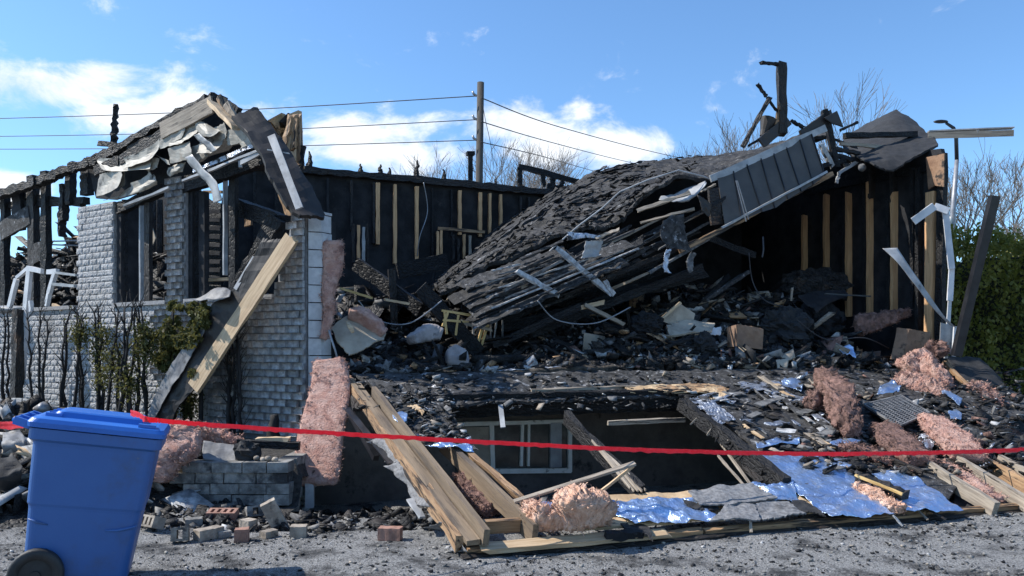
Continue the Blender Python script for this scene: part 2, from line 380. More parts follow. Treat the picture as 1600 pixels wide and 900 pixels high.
BROWNM = mk('dark_brown_metal', (.016, .013, .012), (.030, .025, .023), 4, .6, .15, 30, c3=(.055, .048, .043), sc3=8, thr3=(.62, .74))
PANEL = mk('bronze_soffit_metal', (.060, .052, .044), (.085, .074, .062), 3, .42, .06, 30, c3=(.14, .12, .10), sc3=7, thr3=(.64, .8))
BLACKM = mk('black_metal', (.008, .009, .012), (.02, .021, .025), 6, .4, .2, 30)
SHING = mk('burnt_shingles', (.014, .0135, .014), (.045, .042, .040), 40, .8, 1.0, 90, st=(.4, 1, 1), c3=(.19, .18, .17), sc3=13, thr3=(.56, .69), c4=(.008, .008, .008), sc4=3, thr4=(.5, .66), bd=.015)
FELT = mk('roofing_felt', (.011, .0115, .013), (.026, .026, .028), 10, .8, .8, 80, c3=(.08, .08, .08), sc3=12, thr3=(.66, .76))
GFELT = mk('grey_shingle_tabs', (.12, .12, .125), (.22, .22, .225), 30, .85, .5, 90, c3=(.05, .05, .052), sc3=3, thr3=(.58, .7))
FOIL = mk('sky_tinted_foil', (.46, .62, .90), (.60, .74, .95), 3, .32, .7, 8, metal=.88, c3=(.80, .84, .90), sc3=7, thr3=(.58, .70), c4=(.12, .11, .10), sc4=7, thr4=(.68, .78), bd=.06, det=8)  # sky-reflection blue put into the silver foil's base colour, over a pale-blue coating
FOILG = mk('sooty_foil', (.40, .44, .52), (.62, .66, .74), 8, .35, .9, 14, metal=.8, c3=(.04, .04, .042), sc3=7, thr3=(.5, .6), bd=.04)
PINK = mk('pink_insulation', (.54, .30, .24), (.70, .46, .38), 10, .95, 1.0, 60, c3=(.30, .17, .145), sc3=7, thr3=(.52, .68), c4=(.03, .022, .02), sc4=6, thr4=(.64, .72), bd=.04, det=9, spec=.1)
PINKO = mk('peach_insulation', (.62, .36, .25), (.80, .54, .41), 10, .95, .8, 50, c3=(.46, .26, .18), sc3=7, thr3=(.56, .72), bd=.03, spec=.1)
PINKB = mk('smoked_insulation', (.16, .10, .085), (.36, .22, .185), 14, .95, 1.0, 60, c3=(.05, .038, .034), sc3=7, thr3=(.52, .68), bd=.03, spec=.1)
CARD = mk('brown_cardboard', (.20, .125, .085), (.30, .19, .125), 4, .85, .3, 30, c3=(.05, .035, .03), sc3=4, thr3=(.56, .7))
TAN = mk('dusty_tan_panel', (.30, .255, .20), (.42, .36, .285), 4, .8, .4, 30, c3=(.05, .045, .04), sc3=5, thr3=(.62, .7))
CLOTH = mk('grey_cloth', (.22, .20, .20), (.34, .31, .31), 8, .95, .6, 40, c3=(.08, .07, .07), sc3=6, thr3=(.58, .7))
BLUE = mk('blue_plastic', (.033, .105, .31), (.040, .12, .335), 2, .45, .08, 120, c3=(.045, .085, .19), sc3=2.6, thr3=(.50, .72), c4=(.10, .135, .21), sc4=9, thr4=(.64, .74))
BLUEL = mk('blue_plastic_lid', (.022, .125, .46), (.028, .15, .52), 2, .38, .06, 90, c3=(.12, .22, .48), sc3=16, thr3=(.66, .76))
RUB = mk('black_rubber', (.012, .012, .013), (.025, .025, .026), 9, .6, .2, 50)
RED = mk('red_tape', (.78, .035, .06), (.88, .07, .10), 30, .45, .3, 40, c3=(.92, .25, .28), sc3=14, thr3=(.62, .74))
GRASSM = None
def ground_mat():
    m = mk('gravel_road', (.10, .10, .099), (.46, .455, .445), 85, .9, 1.0, 110, c3=(.045, .045, .046), sc3=3.2, thr3=(.46, .66), c4=(.52, .515, .505), sc4=120, thr4=(.60, .66), bd=.04, thr=(.36, .60), off=False, det=8)
    return m
GROUND = ground_mat()
SOIL = mk('ashy_soil', (.018, .017, .016), (.06, .055, .05), 22, .95, 1.0, 40, c3=(.16, .145, .125), sc3=16, thr3=(.6, .7), bd=.03, off=False)
HEDGE = mk('cedar_foliage', (.10, .12, .022), (.24, .235, .05), 2.6, .6, 0, c3=(.23, .20, .05), sc3=2.2, thr3=(.56, .72), c4=(.05, .035, .012), sc4=5, thr4=(.6, .7), off=False)
THUJA = mk('singed_cedar_foliage', (.04, .05, .012), (.115, .12, .032), 6, .65, 0, c3=(.13, .09, .035), sc3=5, thr3=(.55, .68), off=False)
BARKB = mk('burnt_bark', (.008, .008, .009), (.025, .022, .020), 20, .85, .8, 60, st=(1, 1, .3))
BARK = mk('grey_bark', (.085, .075, .065), (.16, .14, .12), 10, .9, .3, 40)
def translucent(m, fac, col):
    t = m.node_tree; b = t.nodes['Principled BSDF']; o = t.nodes['Material Output']
    tr_ = t.nodes.new('ShaderNodeBsdfTranslucent'); tr_.inputs[0].default_value = (*col, 1); mx_ = t.nodes.new('ShaderNodeMixShader'); mx_.inputs[0].default_value = fac
    t.links.new(b.outputs[0], mx_.inputs[1]); t.links.new(tr_.outputs[0], mx_.inputs[2]); t.links.new(mx_.outputs[0], o.inputs[0])
translucent(RED, .5, (.95, .04, .06)); translucent(HEDGE, .42, (.24, .25, .04)); translucent(THUJA, .3, (.16, .15, .04))
POLE = mk('weathered_pole', (.045, .04, .036), (.075, .068, .06), 8, .9, .4, 30, st=(3, 3, .3))
WIREM = mk('cable', (.03, .03, .035), (.04, .04, .045), 5, .6, 0)
GALV = mk('galvanised_steel', (.20, .205, .22), (.30, .305, .32), 8, .45, .1, 30, metal=.3)
GLASSD = mk('dirty_window_glass', (.03, .035, .035), (.07, .078, .075), 3, .12, .05, 10, c3=(.16, .16, .14), sc3=3, thr3=(.55, .75))
CREAM = mk('dirty_cream_frame', (.72, .69, .61), (.82, .79, .72), 6, .6, .2, 30, c3=(.10, .085, .07), sc3=7, thr3=(.58, .7))
MESHB = mk('burnt_woven_mat', (.06, .048, .036), (.13, .105, .08), 10, .9, 1.0, 60, vor=60, c3=(.012, .011, .010), sc3=4, thr3=(.52, .64), bd=.02)
YELW = mk('yellowish_wood', (.45, .29, .10), (.62, .43, .18), 5, .6, .2, 40, st=(.6, 9, 9))

PLYB = mk('scorched_plywood', (.17, .09, .05), (.33, .20, .12), 4, .8, .5, 30, c3=(.03, .022, .018), sc3=4, thr3=(.52, .62))
PANM = mk('sooty_tin', (.10, .10, .105), (.2, .2, .205), 7, .6, .3, 30, c3=(.03, .03, .03), sc3=6, thr3=(.55, .68))
# ------------------------------------------------------------------ ground
def sstep(a, b, x): t = min(1, max(0, (x - a) / (b - a))); return t * t * (3 - 2 * t)
def gz(x, y):
    p = V((x, y, 0)) - V((H0.x, H0.y, 0)); u = p.dot(U); w_ = -p.dot(N)
    dip = -.36 * sstep(2.6, .9, w_) * sstep(-1.2, -.2, u) * sstep(10, 9, u)
    n = mn.noise(V((x * .7, y * .7, 1))) * .02 + mn.noise(V((x * 3, y * 3, 2))) * .012
    return dip + (n if y < 14 and abs(x) < 12 else 0)
def axis(lo, hi, fine_lo, fine_hi, step):
    a = list(np.arange(fine_lo, fine_hi, step)); s = step; x = fine_hi
    while x < hi: a.append(x); s *= 1.35; x += s
    a.append(hi); s = step; x = fine_lo; b = []
    while x > lo: s *= 1.35; x -= s; b.append(max(x, lo))
    return sorted(set(b)) + a
gx, gy = axis(-900, 900, -8, 9, .07), axis(-60, 1500, 3.4, 12, .07)
gv = []; nx = len(gx)
for y in gy:
    for x in gx:
        z = gz(x, y)
        if 3.3 < y < 9.5 and abs(x) < 8: z += .010 * mn.noise(V((x * 14, y * 14, 0))) + .007 * mn.noise(V((x * 31, y * 31, 5)))
        gv.append((x, y, z))
a_ = np.arange((len(gy) - 1) * (nx - 1)); r_, c_ = a_ // (nx - 1), a_ % (nx - 1); b_ = r_ * nx + c_
gnd = mkobj('ground', gv, np.stack([b_, b_ + 1, b_ + nx + 1, b_ + nx], 1), GROUND, None, True, kind='structure')

# planting bed in front of the brick wall, raised behind the little stone wall
def bz(x, y):
    yf = 7.12 if x > -3.25 else 7.12 - .9 * sstep(-3.25, -4.2, x)
    ramp = sstep(0, .06, y - yf) if x > -3.25 else sstep(0, 1.3, y - yf)
    z = .37 * ramp * sstep(-1.93, -2.0, x) + .05 * ramp * mn.noise(V((x * 2.5, y * 2.5, 4)))
    return z + .03 * ramp * mn.noise(V((x * 9, y * 9, 4))) - .02
bv, bf = [], []
bx = list(np.arange(-11, -1.9, .07)); by = list(np.arange(6.1, 13.6, .07))
for y in by:
    for x in bx: bv.append((x, y, bz(x, y)))
m_ = len(bx)
for j in range(len(by) - 1):
    for i in range(m_ - 1):
        c = V((bx[i], by[j], 0)); 
        if (c - L0).dot(nL) > -.25: bf.append((j * m_ + i, j * m_ + i + 1, (j + 1) * m_ + i + 1, (j + 1) * m_ + i))
mkobj('planting_bed', bv, np.array(bf), SOIL, None, True, kind='structure')

# ------------------------------------------------------------------ the burnt house
house = thing('burned_house', 'burnt out house shell with grey brick wing and roofless charred walls', 'house', Hs(3, 2.5, 0))
# brick wing ------------------------------------------------------
def inpoly(x, y, poly):
    r = False; n = len(poly); j = n - 1
    for i in range(n):
        (xi, yi), (xj, yj) = poly[i], poly[j]
        if (yi > y) != (yj > y) and x < (xj - xi) * (y - yi) / (yj - yi) + xi: r = not r
        j = i
    return r
SILL = 2.05
pilA = (3.64, 4.56, 3.55); pilB = (2.06, 2.42, 3.72)
corner = [lsz(*q) for q in ((432, 466), (433, 426), (447, 385), (452, 350), (458, 338), (466, 327))]
corner = [(s_, z_) for s_, z_ in corner] + [(-.06, 3.08), (-.12, 3.02), (-.12, 1.9), (corner[0][0], 1.9)]
def inwall(s_, z_):
    if z_ < SILL and -.12 < s_ < 11: return True
    if pilA[0] < s_ < pilA[1] and z_ < pilA[2] + .03 * (s_ - 4): return True
    if pilB[0] < s_ < pilB[1] and z_ < pilB[2]: return True
    return inpoly(s_, z_, corner)
core = MB()
def lbox(mb, s0, s1, z0, z1, d0, d1, mi=0): mb.box(Ls(s0, z0, d0), dL * (s1 - s0), nL * (d1 - d0), Z * (z1 - z0), mi)
lbox(core, -.11, 11, .1, SILL - .02, -.24, -.018)
lbox(core, pilA[0] + .01, pilA[1] - .01, SILL - .02, pilA[2] - .03, -.26, -.018)
lbox(core, pilB[0] + .01, pilB[1] - .01, SILL - .02, pilB[2] - .02, -.26, -.018)
core.prism([Ls(s_ * .985 + .003, z_ - .012, -.018) for s_, z_ in corner], -nL * .2)
wall = core.build('brick_wall', MORT, house)
# one brick mesh in a few rough variants, shared by all bricks
CHB, BL = .086, .185
def brickmesh(seed, ln):
    rs = random.Random(seed); nx_, nz_ = 8, 4; vs = []; fs = []
    for j in range(nz_ + 1):
        for i in range(nx_ + 1):
            e = i in (0, nx_) or j in (0, nz_)
            vs.append((ln * (i / nx_ - .5) + (0 if e else rs.uniform(-.006, .006)), (rs.uniform(-.005, -.001) if e else rs.uniform(.001, .008)), (CHB - .007) * (j / nz_ - .5) + (0 if e else rs.uniform(-.005, .005))))
    for j in range(nz_):
        for i in range(nx_): k = j * (nx_ + 1) + i; fs.append((k, k + 1, k + nx_ + 2, k + nx_ + 1))
    rim = [i for i in range(nx_ + 1)] + [(j + 1) * (nx_ + 1) - 1 for j in range(1, nz_ + 1)] + [nz_ * (nx_ + 1) + i for i in range(nx_ - 1, -1, -1)] + [j * (nx_ + 1) for j in range(nz_ - 1, 0, -1)]
    k0 = len(vs)
    for r in rim: x, y, z = vs[r]; vs.append((x, -.04, z))
    for i in range(len(rim)): j = (i + 1) % len(rim); fs.append((rim[j], rim[i], k0 + i, k0 + j))
    return vs, fs
BV = [brickmesh(k, BL - .007) for k in range(6)]
spots = []
row = 0; z_ = .16
while z_ < 3.8:
    off = (row % 2) * BL / 2 - BL; s_ = -.12 + off
    while s_ < 11:
        c = (s_ + BL / 2, z_ + CHB / 2)
        if inwall(s_ + .02, c[1]) and inwall(s_ + BL - .02, c[1]) and inwall(c[0], z_ + .01) and inwall(c[0], z_ + CHB - .015): spots.append((c[0], c[1], 1.0))
        elif inwall(c[0], c[1]) and inwall(c[0], z_ + CHB - .02):
            a0 = s_
            while a0 < s_ + BL and not inwall(a0 + .005, c[1]): a0 += .01
            a1 = a0
            while a1 < s_ + BL and inwall(a1 + .005, c[1]): a1 += .01
            if a1 - a0 > .04: spots.append(((a0 + a1) / 2, c[1], (a1 - a0) / BL))
        s_ += BL
    z_ += CHB; row += 1
vis = [q for q in spots if q[1] > .4]
vis.sort(key=lambda q: (q[0] > 4.6, q[0] if q[1] > 1.0 else q[0] + 1.2))
rotB = Matrix((-dL, nL, Z)).transposed().to_euler()
bms = []
for vs, fs in BV:
    me = bpy.data.meshes.new('brick'); me.from_pydata(vs, [], fs); me.materials.append(BRICK); me.update(); bms.append(me)
ext = MB()
M3 = Matrix((-dL, nL, Z)).transposed()
one = set()
for k, (s_, z_, sc_) in enumerate(vis):
    p = Ls(s_, z_, R(-.004, .004))
    if k < 300:
        o = bpy.data.objects.new('brick', bms[k % 6]); COL.objects.link(o); o.parent = wall
        o.location = p - ORG[wall.name]; o.rotation_euler = rotB; o.scale = (sc_, 1, 1)
    else:
        vs, fs = BV[k % 6]; ext.add([M3 @ V((x * sc_, y, z)) + p for x, y, z in vs], fs)
ext.build('brick_courses', BRICK, wall, kind='stuff')
# concrete sills under the openings
for a, b in ((pilA[1] + .0, 11), (pilB[1], pilA[0]), (.38, pilB[0])):
    mb = MB(); lbox(mb, a + .015, b - .015, SILL - .018, SILL + .035, -.30, .035); mb.build('window_sill', MORT, house)
# stacked concrete blocks on the broken wall end
z_ = .34; k = 0
while z_ < 3.0:
    mb = MB(); zt = min(z_ + .2, 3.03)
    mb.box(Ls(-.165, z_ + .004, .0) + V((0, .03, 0)), V((.954, .3, 0)) * (.15 + R(-.008, .008)), -nL * .16, Z * (zt - z_ - .008)); mb.build('concrete_block', BLOCK, house); z_ += .204
mb = MB(); mb.box(Ls(-.125, .1, -.07), V((.954, .3, 0)) * .1, -nL * .28, Z * 2.85); mb.build('wall_end', SOOT, house)
# deep pillar reveals and window posts
for s0, d1 in ((pilA[0] - .1, -.05), (pilB[0] - .07, -.06), (pilB[1] + .01, -.1)):
    mb = MB(); lbox(mb, s0, s0 + .085, SILL + .04, 3.52, -.32, d1); mb.build('window_jamb', SOOT, house)
for px, y0, y1, m in ((221, 300, 470, ALU), (232, 300, 470, CHARB), (193, 318, 470, CHAR), (352, 250, 430, ALU), (365, 250, 470, CHAR), (303, 285, 465, CHAR), (318, 300, 468, SOOT)):
    a, b = L(px, y0, -.12), L(px, y1, -.12)
    wd = .03 if m is ALU else .11
    board('window_post', b, a, wd, .06, m, house, up=nL, seg=5, jit=.004)
# header beams and the soffit edge over the openings
board('header_beam', L(186, 328, -.08), L(268, 290, -.08), .10, .14, CHAR, house, seg=8, jit=.008)
board('soffit_edge', L(195, 322, .18), L(266, 293, .18), .05, .03, ALU, house, seg=6, jit=.006)
board('header_beam', L(290, 290, -.05), L(436, 238, -.05), .12, .2, CHAR, house, seg=10, jit=.01)
board('soffit_edge', L(286, 283, .2), L(412, 232, .2), .04, .03, ALU, house, seg=7, jit=.007)
board('soffit_edge', L(303, 268, .15), L(410, 222, .15), .035, .05, FOILG, house, seg=7, jit=.007)
# charred gable sheathing above the openings
gp = [L(*q, -.1) for q in ((138, 262), (150, 310), (180, 312), (262, 288), (290, 282), (430, 236), (420, 190), (372, 175), (345, 158), (326, 156), (250, 198))]
MB().prism(gp, -nL * .03).build('gable_sheathing', SOOT, house)
# rake rafter and its charred crust
rk = [(2, 303), (60, 285), (105, 266), (143, 254), (182, 236), (250, 196), (326, 155)]
for i in range(len(rk) - 1):
    board('rake_board', L(*rk[i], .02), L(*rk[i + 1], .02), .12, .12 if i < 4 else .09, CHAR, house, seg=9, jit=.02)
for i in range(3, len(rk) - 1):
    board('rake_trim', L(rk[i][0] + 6, rk[i][1] + 14, .12), L(rk[i + 1][0] + 4, rk[i + 1][1] + 14, .12), .03, .14, CHARB if i > 4 else CHAR, house, seg=8, jit=.012)
board('fascia_board', L(252, 205, .16), L(332, 163, .16), .03, .22, WOODG, house, seg=5, jit=.006)
board('fascia_board', L(200, 240, .05), L(262, 212, .05), .03, .20, CHARB, house, seg=5, jit=.008)
# exposed frame at the far left
for px, y0, y1, wd, m in ((72, 268, 482, .15, CHAR), (52, 275, 482, .20, CHARB), (100, 288, 345, .1, CHAR), (110, 268, 320, .14, CHAR), (136, 258, 305, .2, CHAR), (97, 325, 370, .05, CHAR), (8, 300, 480, .14, CHAR), (30, 296, 360, .25, SOOT)):
    board('wall_stud', L(px, y1, -.15), L(px, y0, -.15), wd, .1, m, house, up=nL, seg=10, jit=.012)
for a, b in (((0, 322), (135, 314)), ((40, 306), (130, 318)), ((0, 352), (48, 330))):
    board('tie_beam', L(*a, -.2), L(*b, -.2), .1, .1, CHAR, house, seg=9, jit=.012)
board('charred_panel', L(2, 362, -.1), L(46, 336, -.1), .04, .3, ASHY, house, up=Z, seg=5, jit=.01)
board('charred_panel', L(46, 400, -.12), L(67, 392, -.12), .04, .3, ASHY, house, up=Z, seg=5, jit=.01)
for x0, y0, x1, y1 in ((40, 378, 125, 376), (75, 382, 122, 384)): MB().tube([L(x0, y0, -.5), L(x1, y1, -.5)], .012, 6).build('wire_conduit', GALV, house)
board('rake_board', L(2, 303, .02), L(-160, 345, .02), .12, .12, CHAR, house, seg=12, jit=.02)
for px in (-60, -130): board('wall_stud', L(px, 486, -.15), L(px, 318 - px * .16, -.15), .14, .1, CHAR, house, up=nL, seg=8, jit=.012)
# spire of a burnt rafter with its little cross piece
board('rafter_stub', L(177, 228, .0), L(181, 163, .0), .07, .07, CHAR, house, seg=14, jit=.02, rag=.05)
board('rafter_stub', L(155, 224, .05), L(185, 228, .05), .05, .07, CHAR, house, seg=4, jit=.012, rag=.03)
# siding sheets hanging off the gable
def lrow(*q, d=.2): return [L(x, y, d + (e[0] if e else 0)) for x, y, *e in q]
sid = [
 ([[(157, 247), (180, 246), (205, 236), (232, 231)], [(152, 252), (182, 258), (207, 250), (238, 243)], [(160, 266, .1), (182, 268, .06), (210, 266, .08), (234, 264, .1)]], 1),
 ([[(193, 247), (215, 238), (238, 226), (248, 216)], [(196, 254), (216, 250), (236, 240), (250, 228)], [(195, 263, .1), (212, 258, .1), (232, 250, .1), (244, 238, .08)]], 2),
 ([[(155, 272), (172, 268), (188, 264)], [(152, 290), (170, 285), (190, 275, .06)], [(150, 308), (168, 302, .08), (184, 294, .1)]], 3),
 ([[(188, 300), (215, 288), (240, 272)], [(186, 306), (216, 296, .08), (244, 280, .05)], [(160, 313), (212, 303, .08), (246, 288)]], 4),
 ([[(268, 202), (292, 192), (304, 188)], [(265, 214), (288, 208), (312, 196)], [(262, 229, .06), (286, 222, .08), (308, 208, .05)]], 5),
 ([[(304, 187), (318, 190), (330, 197)], [(306, 202), (322, 204, .1), (336, 200)], [(312, 214), (326, 214, .12), (346, 204)]], 6),
 ([[(262, 232), (280, 226), (296, 220)], [(264, 244), (282, 240), (300, 236, .08)], [(264, 256), (284, 252), (300, 246, .05)]], 7),
 ([[(312, 220), (334, 212), (352, 202)], [(310, 234, .1), (332, 226, .06), (352, 214)], [(306, 240, .18), (330, 238, .16), (344, 228, .1)]], 8),
 ([[(330, 200), (346, 194), (350, 190)], [(330, 214), (348, 208), (354, 204)], [(334, 226), (350, 220), (354, 212)]], 9),
 ([[(222, 258), (240, 246), (250, 248)], [(224, 262), (236, 256), (248, 254)], [(232, 270), (238, 266), (246, 262)]], 10),
 ([[(240, 240), (252, 246), (262, 250)], [(246, 244), (256, 250), (264, 254)], [(254, 250), (260, 256), (266, 258)]], 11),
 ([[(262, 262), (278, 256), (290, 252)], [(260, 270), (276, 266, .05), (288, 258)], [(264, 276), (276, 272), (286, 268)]], 12),
 ([[(372, 222), (386, 214), (392, 210)], [(376, 230), (390, 224), (398, 222)], [(370, 236), (392, 232), (408, 236)]], 13),
 ([[(250, 214), (266, 206), (290, 194)], [(248, 224), (266, 216), (288, 206)], [(246, 234), (264, 228), (284, 216)]], 15),
 ([[(350, 205), (368, 200), (384, 198)], [(352, 216), (370, 212), (386, 208)], [(356, 228), (372, 224), (388, 218)]], 16),
 ([[(158, 268), (178, 268), (196, 262)], [(160, 284), (178, 282), (196, 276)], [(164, 296), (180, 294), (194, 290)]], 17),
 ([[(290, 232), (308, 226), (322, 222)], [(292, 244), (310, 240), (324, 234)], [(296, 254), (312, 250), (326, 244)]], 18),
 ([[(204, 286), (226, 276), (236, 268)], [(204, 292), (226, 284), (238, 276)], [(202, 300), (224, 292), (240, 284)]], 14)]
for rows, sd in sid:
    b = sheet([lrow(*r, d=.1 + .02 * (sd % 4)) for r in rows], 7, 9, .006, .016, 5, .06, sd, .015)
    b.build('siding_sheet', SIDING, house, False)
for pts, wd in (([(288, 246), (305, 268), (322, 285), (330, 300), (334, 318)], .11), ([(302, 212), (318, 226), (330, 238)], .08)):
    rows = [[L(x, y, .26), L(x + wd * 110, y - wd * 45, .3)] for x, y in pts]
    sheet(rows, 20, 3, .006, .015, 6, 0, 5, 0).build('hanging_strip', ALU, house, True)
board('hanging_trim', L(374, 256, .2), L(408, 238, .2), .03, .05, ALU, house, seg=4, jit=.004)
board('hanging_trim', L(376, 262, .2), L(375, 252, .2), .04, .04, ALU, house)
# torn framing at the peak
board('split_board', L(330, 160, .2), L(371, 202, .25), .05, .13, WOOD, house, up=nL, seg=6, jit=.006, rag=.06)
board('split_board', L(345, 152, .05), L(354, 176, .1), .10, .05, WOODC, house, seg=4, jit=.008, rag=.04)
board('split_board', L(352, 160, .15), L(368, 188, .15), .03, .10, WOODG, house, seg=4, jit=.006, rag=.04)
board('split_board', L(326, 153, .0), L(352, 158, -.1), .10, .12, CHARB, house, seg=5, jit=.014, rag=.04)
board('split_board', L(352, 165, -.1), L(372, 178, -.1), .05, .16, FELT, house, seg=4, jit=.01, rag=.04)
for q, m in ((((418, 188), (440, 176), (452, 200), (448, 232), (430, 215)), PLY), (((446, 240), (452, 178), (466, 172), (468, 225), (471, 262), (466, 266)), PLY), (((436, 190), (450, 176), (456, 180), (452, 215), (440, 212)), CHARB)):
    MB().prism([P(x, y, 9.6 + .1 * i) for i, (x, y) in enumerate(q)], V((.03, .06, 0))).build('torn_sheathing', m, house)
for a, b in (((444, 232), (455, 180)), ((458, 236), (462, 176)), ((468, 262), (466, 178))):
    board('splinter', P(*a, 9.5), P(*b, 9.55), .07, .04, WOODC, house, up=nL, seg=6, jit=.012, rag=.05)
board('splinter', P(470, 268, 9.5), P(474, 228, 9.5), .05, .04, CHAR, house, seg=6, jit=.02)
# dark roof slab slid off the wing and the bare strip lying on it
rows = [[P(362, 180, 9.0), P(381, 171, 9.05), P(402, 166, 9.1)], [P(386, 208, 8.85), P(404, 204, 8.95), P(424, 196, 9.05)], [P(408, 244, 8.7), P(432, 240, 8.8), P(452, 232, 8.95)],
        [P(424, 282, 8.55), P(452, 280, 8.65), P(476, 270, 8.8)], [P(452, 326, 8.45), P(478, 322, 8.55), P(500, 314, 8.7)], [P(470, 338, 8.4), P(490, 338, 8.5), P(510, 340, 8.65)]]
slab = sheet(rows, 26, 12, .05, .02, 3, .10, 21, .035).build('roof_slab', BROWNM, None, False, label='dark brown roof slab slid down over the corner of the brick wing', cat='roof slab')
board('metal_strip', P(424, 212, 8.72), P(468, 326, 8.25), .085, .02, ALU, None, up=V((0, -1, .3)), seg=3, jit=.003, label='straight grey metal strip lying along the dark brown roof slab', cat='metal strip')
board('metal_strip', P(418, 234, 8.7), P(452, 240, 8.65), .02, .015, ALU, None, label='short thin pale rod crossing behind the straight grey strip', cat='rod')
# inner walls of the wing, seen black through the openings
def ragged(px0, px1, base, tops, d, mat, name):
    poly = [L(px0, base, d), L(px1, base, d)] + [L(x, y, d) for x, y in tops]
    return MB().prism(poly, -nL * .06).build(name, mat, house)
ragged(172, 300, 500, [(300, 300), (280, 296), (262, 305), (240, 300), (200, 315), (172, 322)], -2.0, SOOT, 'partition_wall')
# (the far left room is closed by the rubble heap itself)
for px in (195, 205, 240, 250, 275): board('inner_stud', L(px, 480, -1.85), L(px, 312, -1.85), .045, .09, CHARB, house, seg=8, jit=.008)
for q, m in ((((204, 345), (220, 340), (222, 370), (208, 376)), ALU), (((205, 385), (222, 380), (222, 400), (210, 412), (202, 402)), TAN), (((236, 350), (243, 372), (238, 384), (234, 376)), TAN), (((205, 328), (216, 324), (214, 342)), GRYASH)):
    MB().prism([L(x, y, -1.2) for x, y in q], -nL * .015).build('hanging_scrap', m, house)
ff = MB(); ff.prism([Ls(-.1, 1.5, -.3), Ls(11, 1.5, -.3), Ls(11, 1.5, -5), Ls(1.5, 1.5, -5)], V((0, 0, -.2))); ff.build('wing_floor', SOOT, house)
# black slatted wall in the right-hand opening
MB().prism([L(x, y, -1.6) for x, y in ((288, 480), (345, 480), (345, 318), (326, 312), (306, 296), (288, 300))], -nL * .05).build('partition_wall', CHAR, house)
for i in range(9): board('slat', L(300, 330 + i * 13, -1.52), L(344, 331 + i * 13, -1.52), .02, .06, SOOT, house, seg=3, jit=.004)
board('hanging_plate', L(318, 300, -.9), L(347, 300, -.9), .03, .04, WOODC, house)

# foundation, floor and rim --------------------------------------
mb = MB(); mb.box(Hs(-.35, .12, -.7), U * 9.05, N * .25, Z * 1.66); mb.build('foundation_wall', FOUND, house)
mb = MB(); mb.box(Hs(-.3, .10, .965), U * 8.95, N * 5.1, Z * .19); mb.build('floor_deck', SOOT, house)
for k in range(5):
    a = -.25 + k * 1.8; board('rim_joist', Hs(a, .07, 1.06), Hs(a + 1.78, .07, 1.06), .05, .19, CHAR if k != 3 else CHARB, house, seg=9, jit=.008)
# basement window
wx0, wx1, wy0, wy1 = 712, 892, 660, 739
win = board('basement_window', W(wx0, 700, .115), W(wx1, 700, .115), .03, .6, GLASSD, house, up=Z)
def wbar(name, x0, y0, x1, y1, m, wd, dp=.05, w_=.08):
    return board(name, W(x0, y0, w_), W(x1, y1, w_), dp, wd, m, house, up=Z if abs(x1 - x0) > abs(y1 - y0) else U)
for args in ((wx0 - 2, 663, wx1, 658, CREAM, .05), (770, 736, wx1, 735, CREAM, .06), (768, 664, 770, 738, CREAM, .05), (890, 658, 890, 737, CREAM, .05), (816, 662, 814, 728, CREAM, .035), (826, 662, 825, 728, CREAM, .03), (868, 660, 868, 730, ALU, .15)):
    wbar('window_frame', *args)
MB().prism([W(x, y, .095) for x, y in ((712, 668), (766, 667), (766, 728), (712, 724))], N * .01).build('window_pane', TAN, house)
MB().prism([W(x, y, .095) for x, y in ((773, 668), (813, 667), (813, 728), (773, 729))], N * .01).build('window_pane', GLASSD, house)
# back wall ------------------------------------------------------
poly = [W(350, 560, 5.05), Hs(8.7, 5.05, 1.0), Hs(8.7, 5.05, 4.9), W(1140, 262, 5.05), W(1000, 280, 5.05), W(900, 312, 5.05), W(850, 298, 5.05), W(650, 282, 5.05), W(480, 266, 5.05), W(380, 256, 5.05), W(350, 300, 5.05)]
holes = None
MB().prism(poly, N * .05).build('back_wall', SOOT, house)
board('top_plate', W(376, 257, 4.96), W(660, 282, 4.96), .12, .11, CHARB, house, seg=26, jit=.014)
board('top_plate', W(655, 281, 4.97), W(905, 306, 4.97), .12, .12, CHARB, house, seg=24, jit=.016)
for x, y1, wd, m in ((398, 400, .05, CHAR), (432, 400, .06, CHAR), (512, 345, .04, SOOT), (549, 350, .04, CHARB), (584, 370, .04, CHARB), (590, 372, .07, STUDR), (617, 402, .06, STUDR), (651, 408, .06, STUDR), (718, 357, .06, STUDR), (750, 360, .06, STUDR), (765, 372, .045, STUDR),
                     (782, 365, .05, STUDR), (813, 345, .045, CHARB), (826, 340, .04, CHARB), (705, 360, .03, CHAR), (675, 410, .03, CHAR)):
    y0 = 258 + (x - 380) * .095 + 8
    board('stud', W(x, y1 + 10, 4.97), W(x, y0, 4.97), wd, .09, m, house, up=N, seg=8, jit=.005)
board('window_header', W(684, 357, 4.93), W(757, 363, 4.93), .06, .05, WOODC, house, seg=4, jit=.004)
for x, y0, y1, m in ((684, 360, 408, STUDR), (689, 360, 408, STUDR), (725, 365, 410, STUDR), (734, 368, 412, WOODG), (708, 366, 410, CHARB), (716, 372, 410, CHARB)):
    board('trimmer', W(x, y1, 4.92), W(x, y0, 4.92), .045, .06, m, house, up=N, seg=5, jit=.007, rag=.03)
MB().prism([W(x, y, 5.04) for x, y in ((500, 344), (516, 342), (516, 352), (500, 353))], -N * .02).build('pale_scrap', ALU, house)
for x, y0, y1, m in ((552, 350, 410, CHARB), (560, 352, 408, STUDR), (568, 355, 410, ALU), (574, 350, 410, CHARB)):
    board('door_trim', W(x, y1, 4.8), W(x, y0, 4.8), .05, .06, m, house, up=N, seg=5, jit=.008)
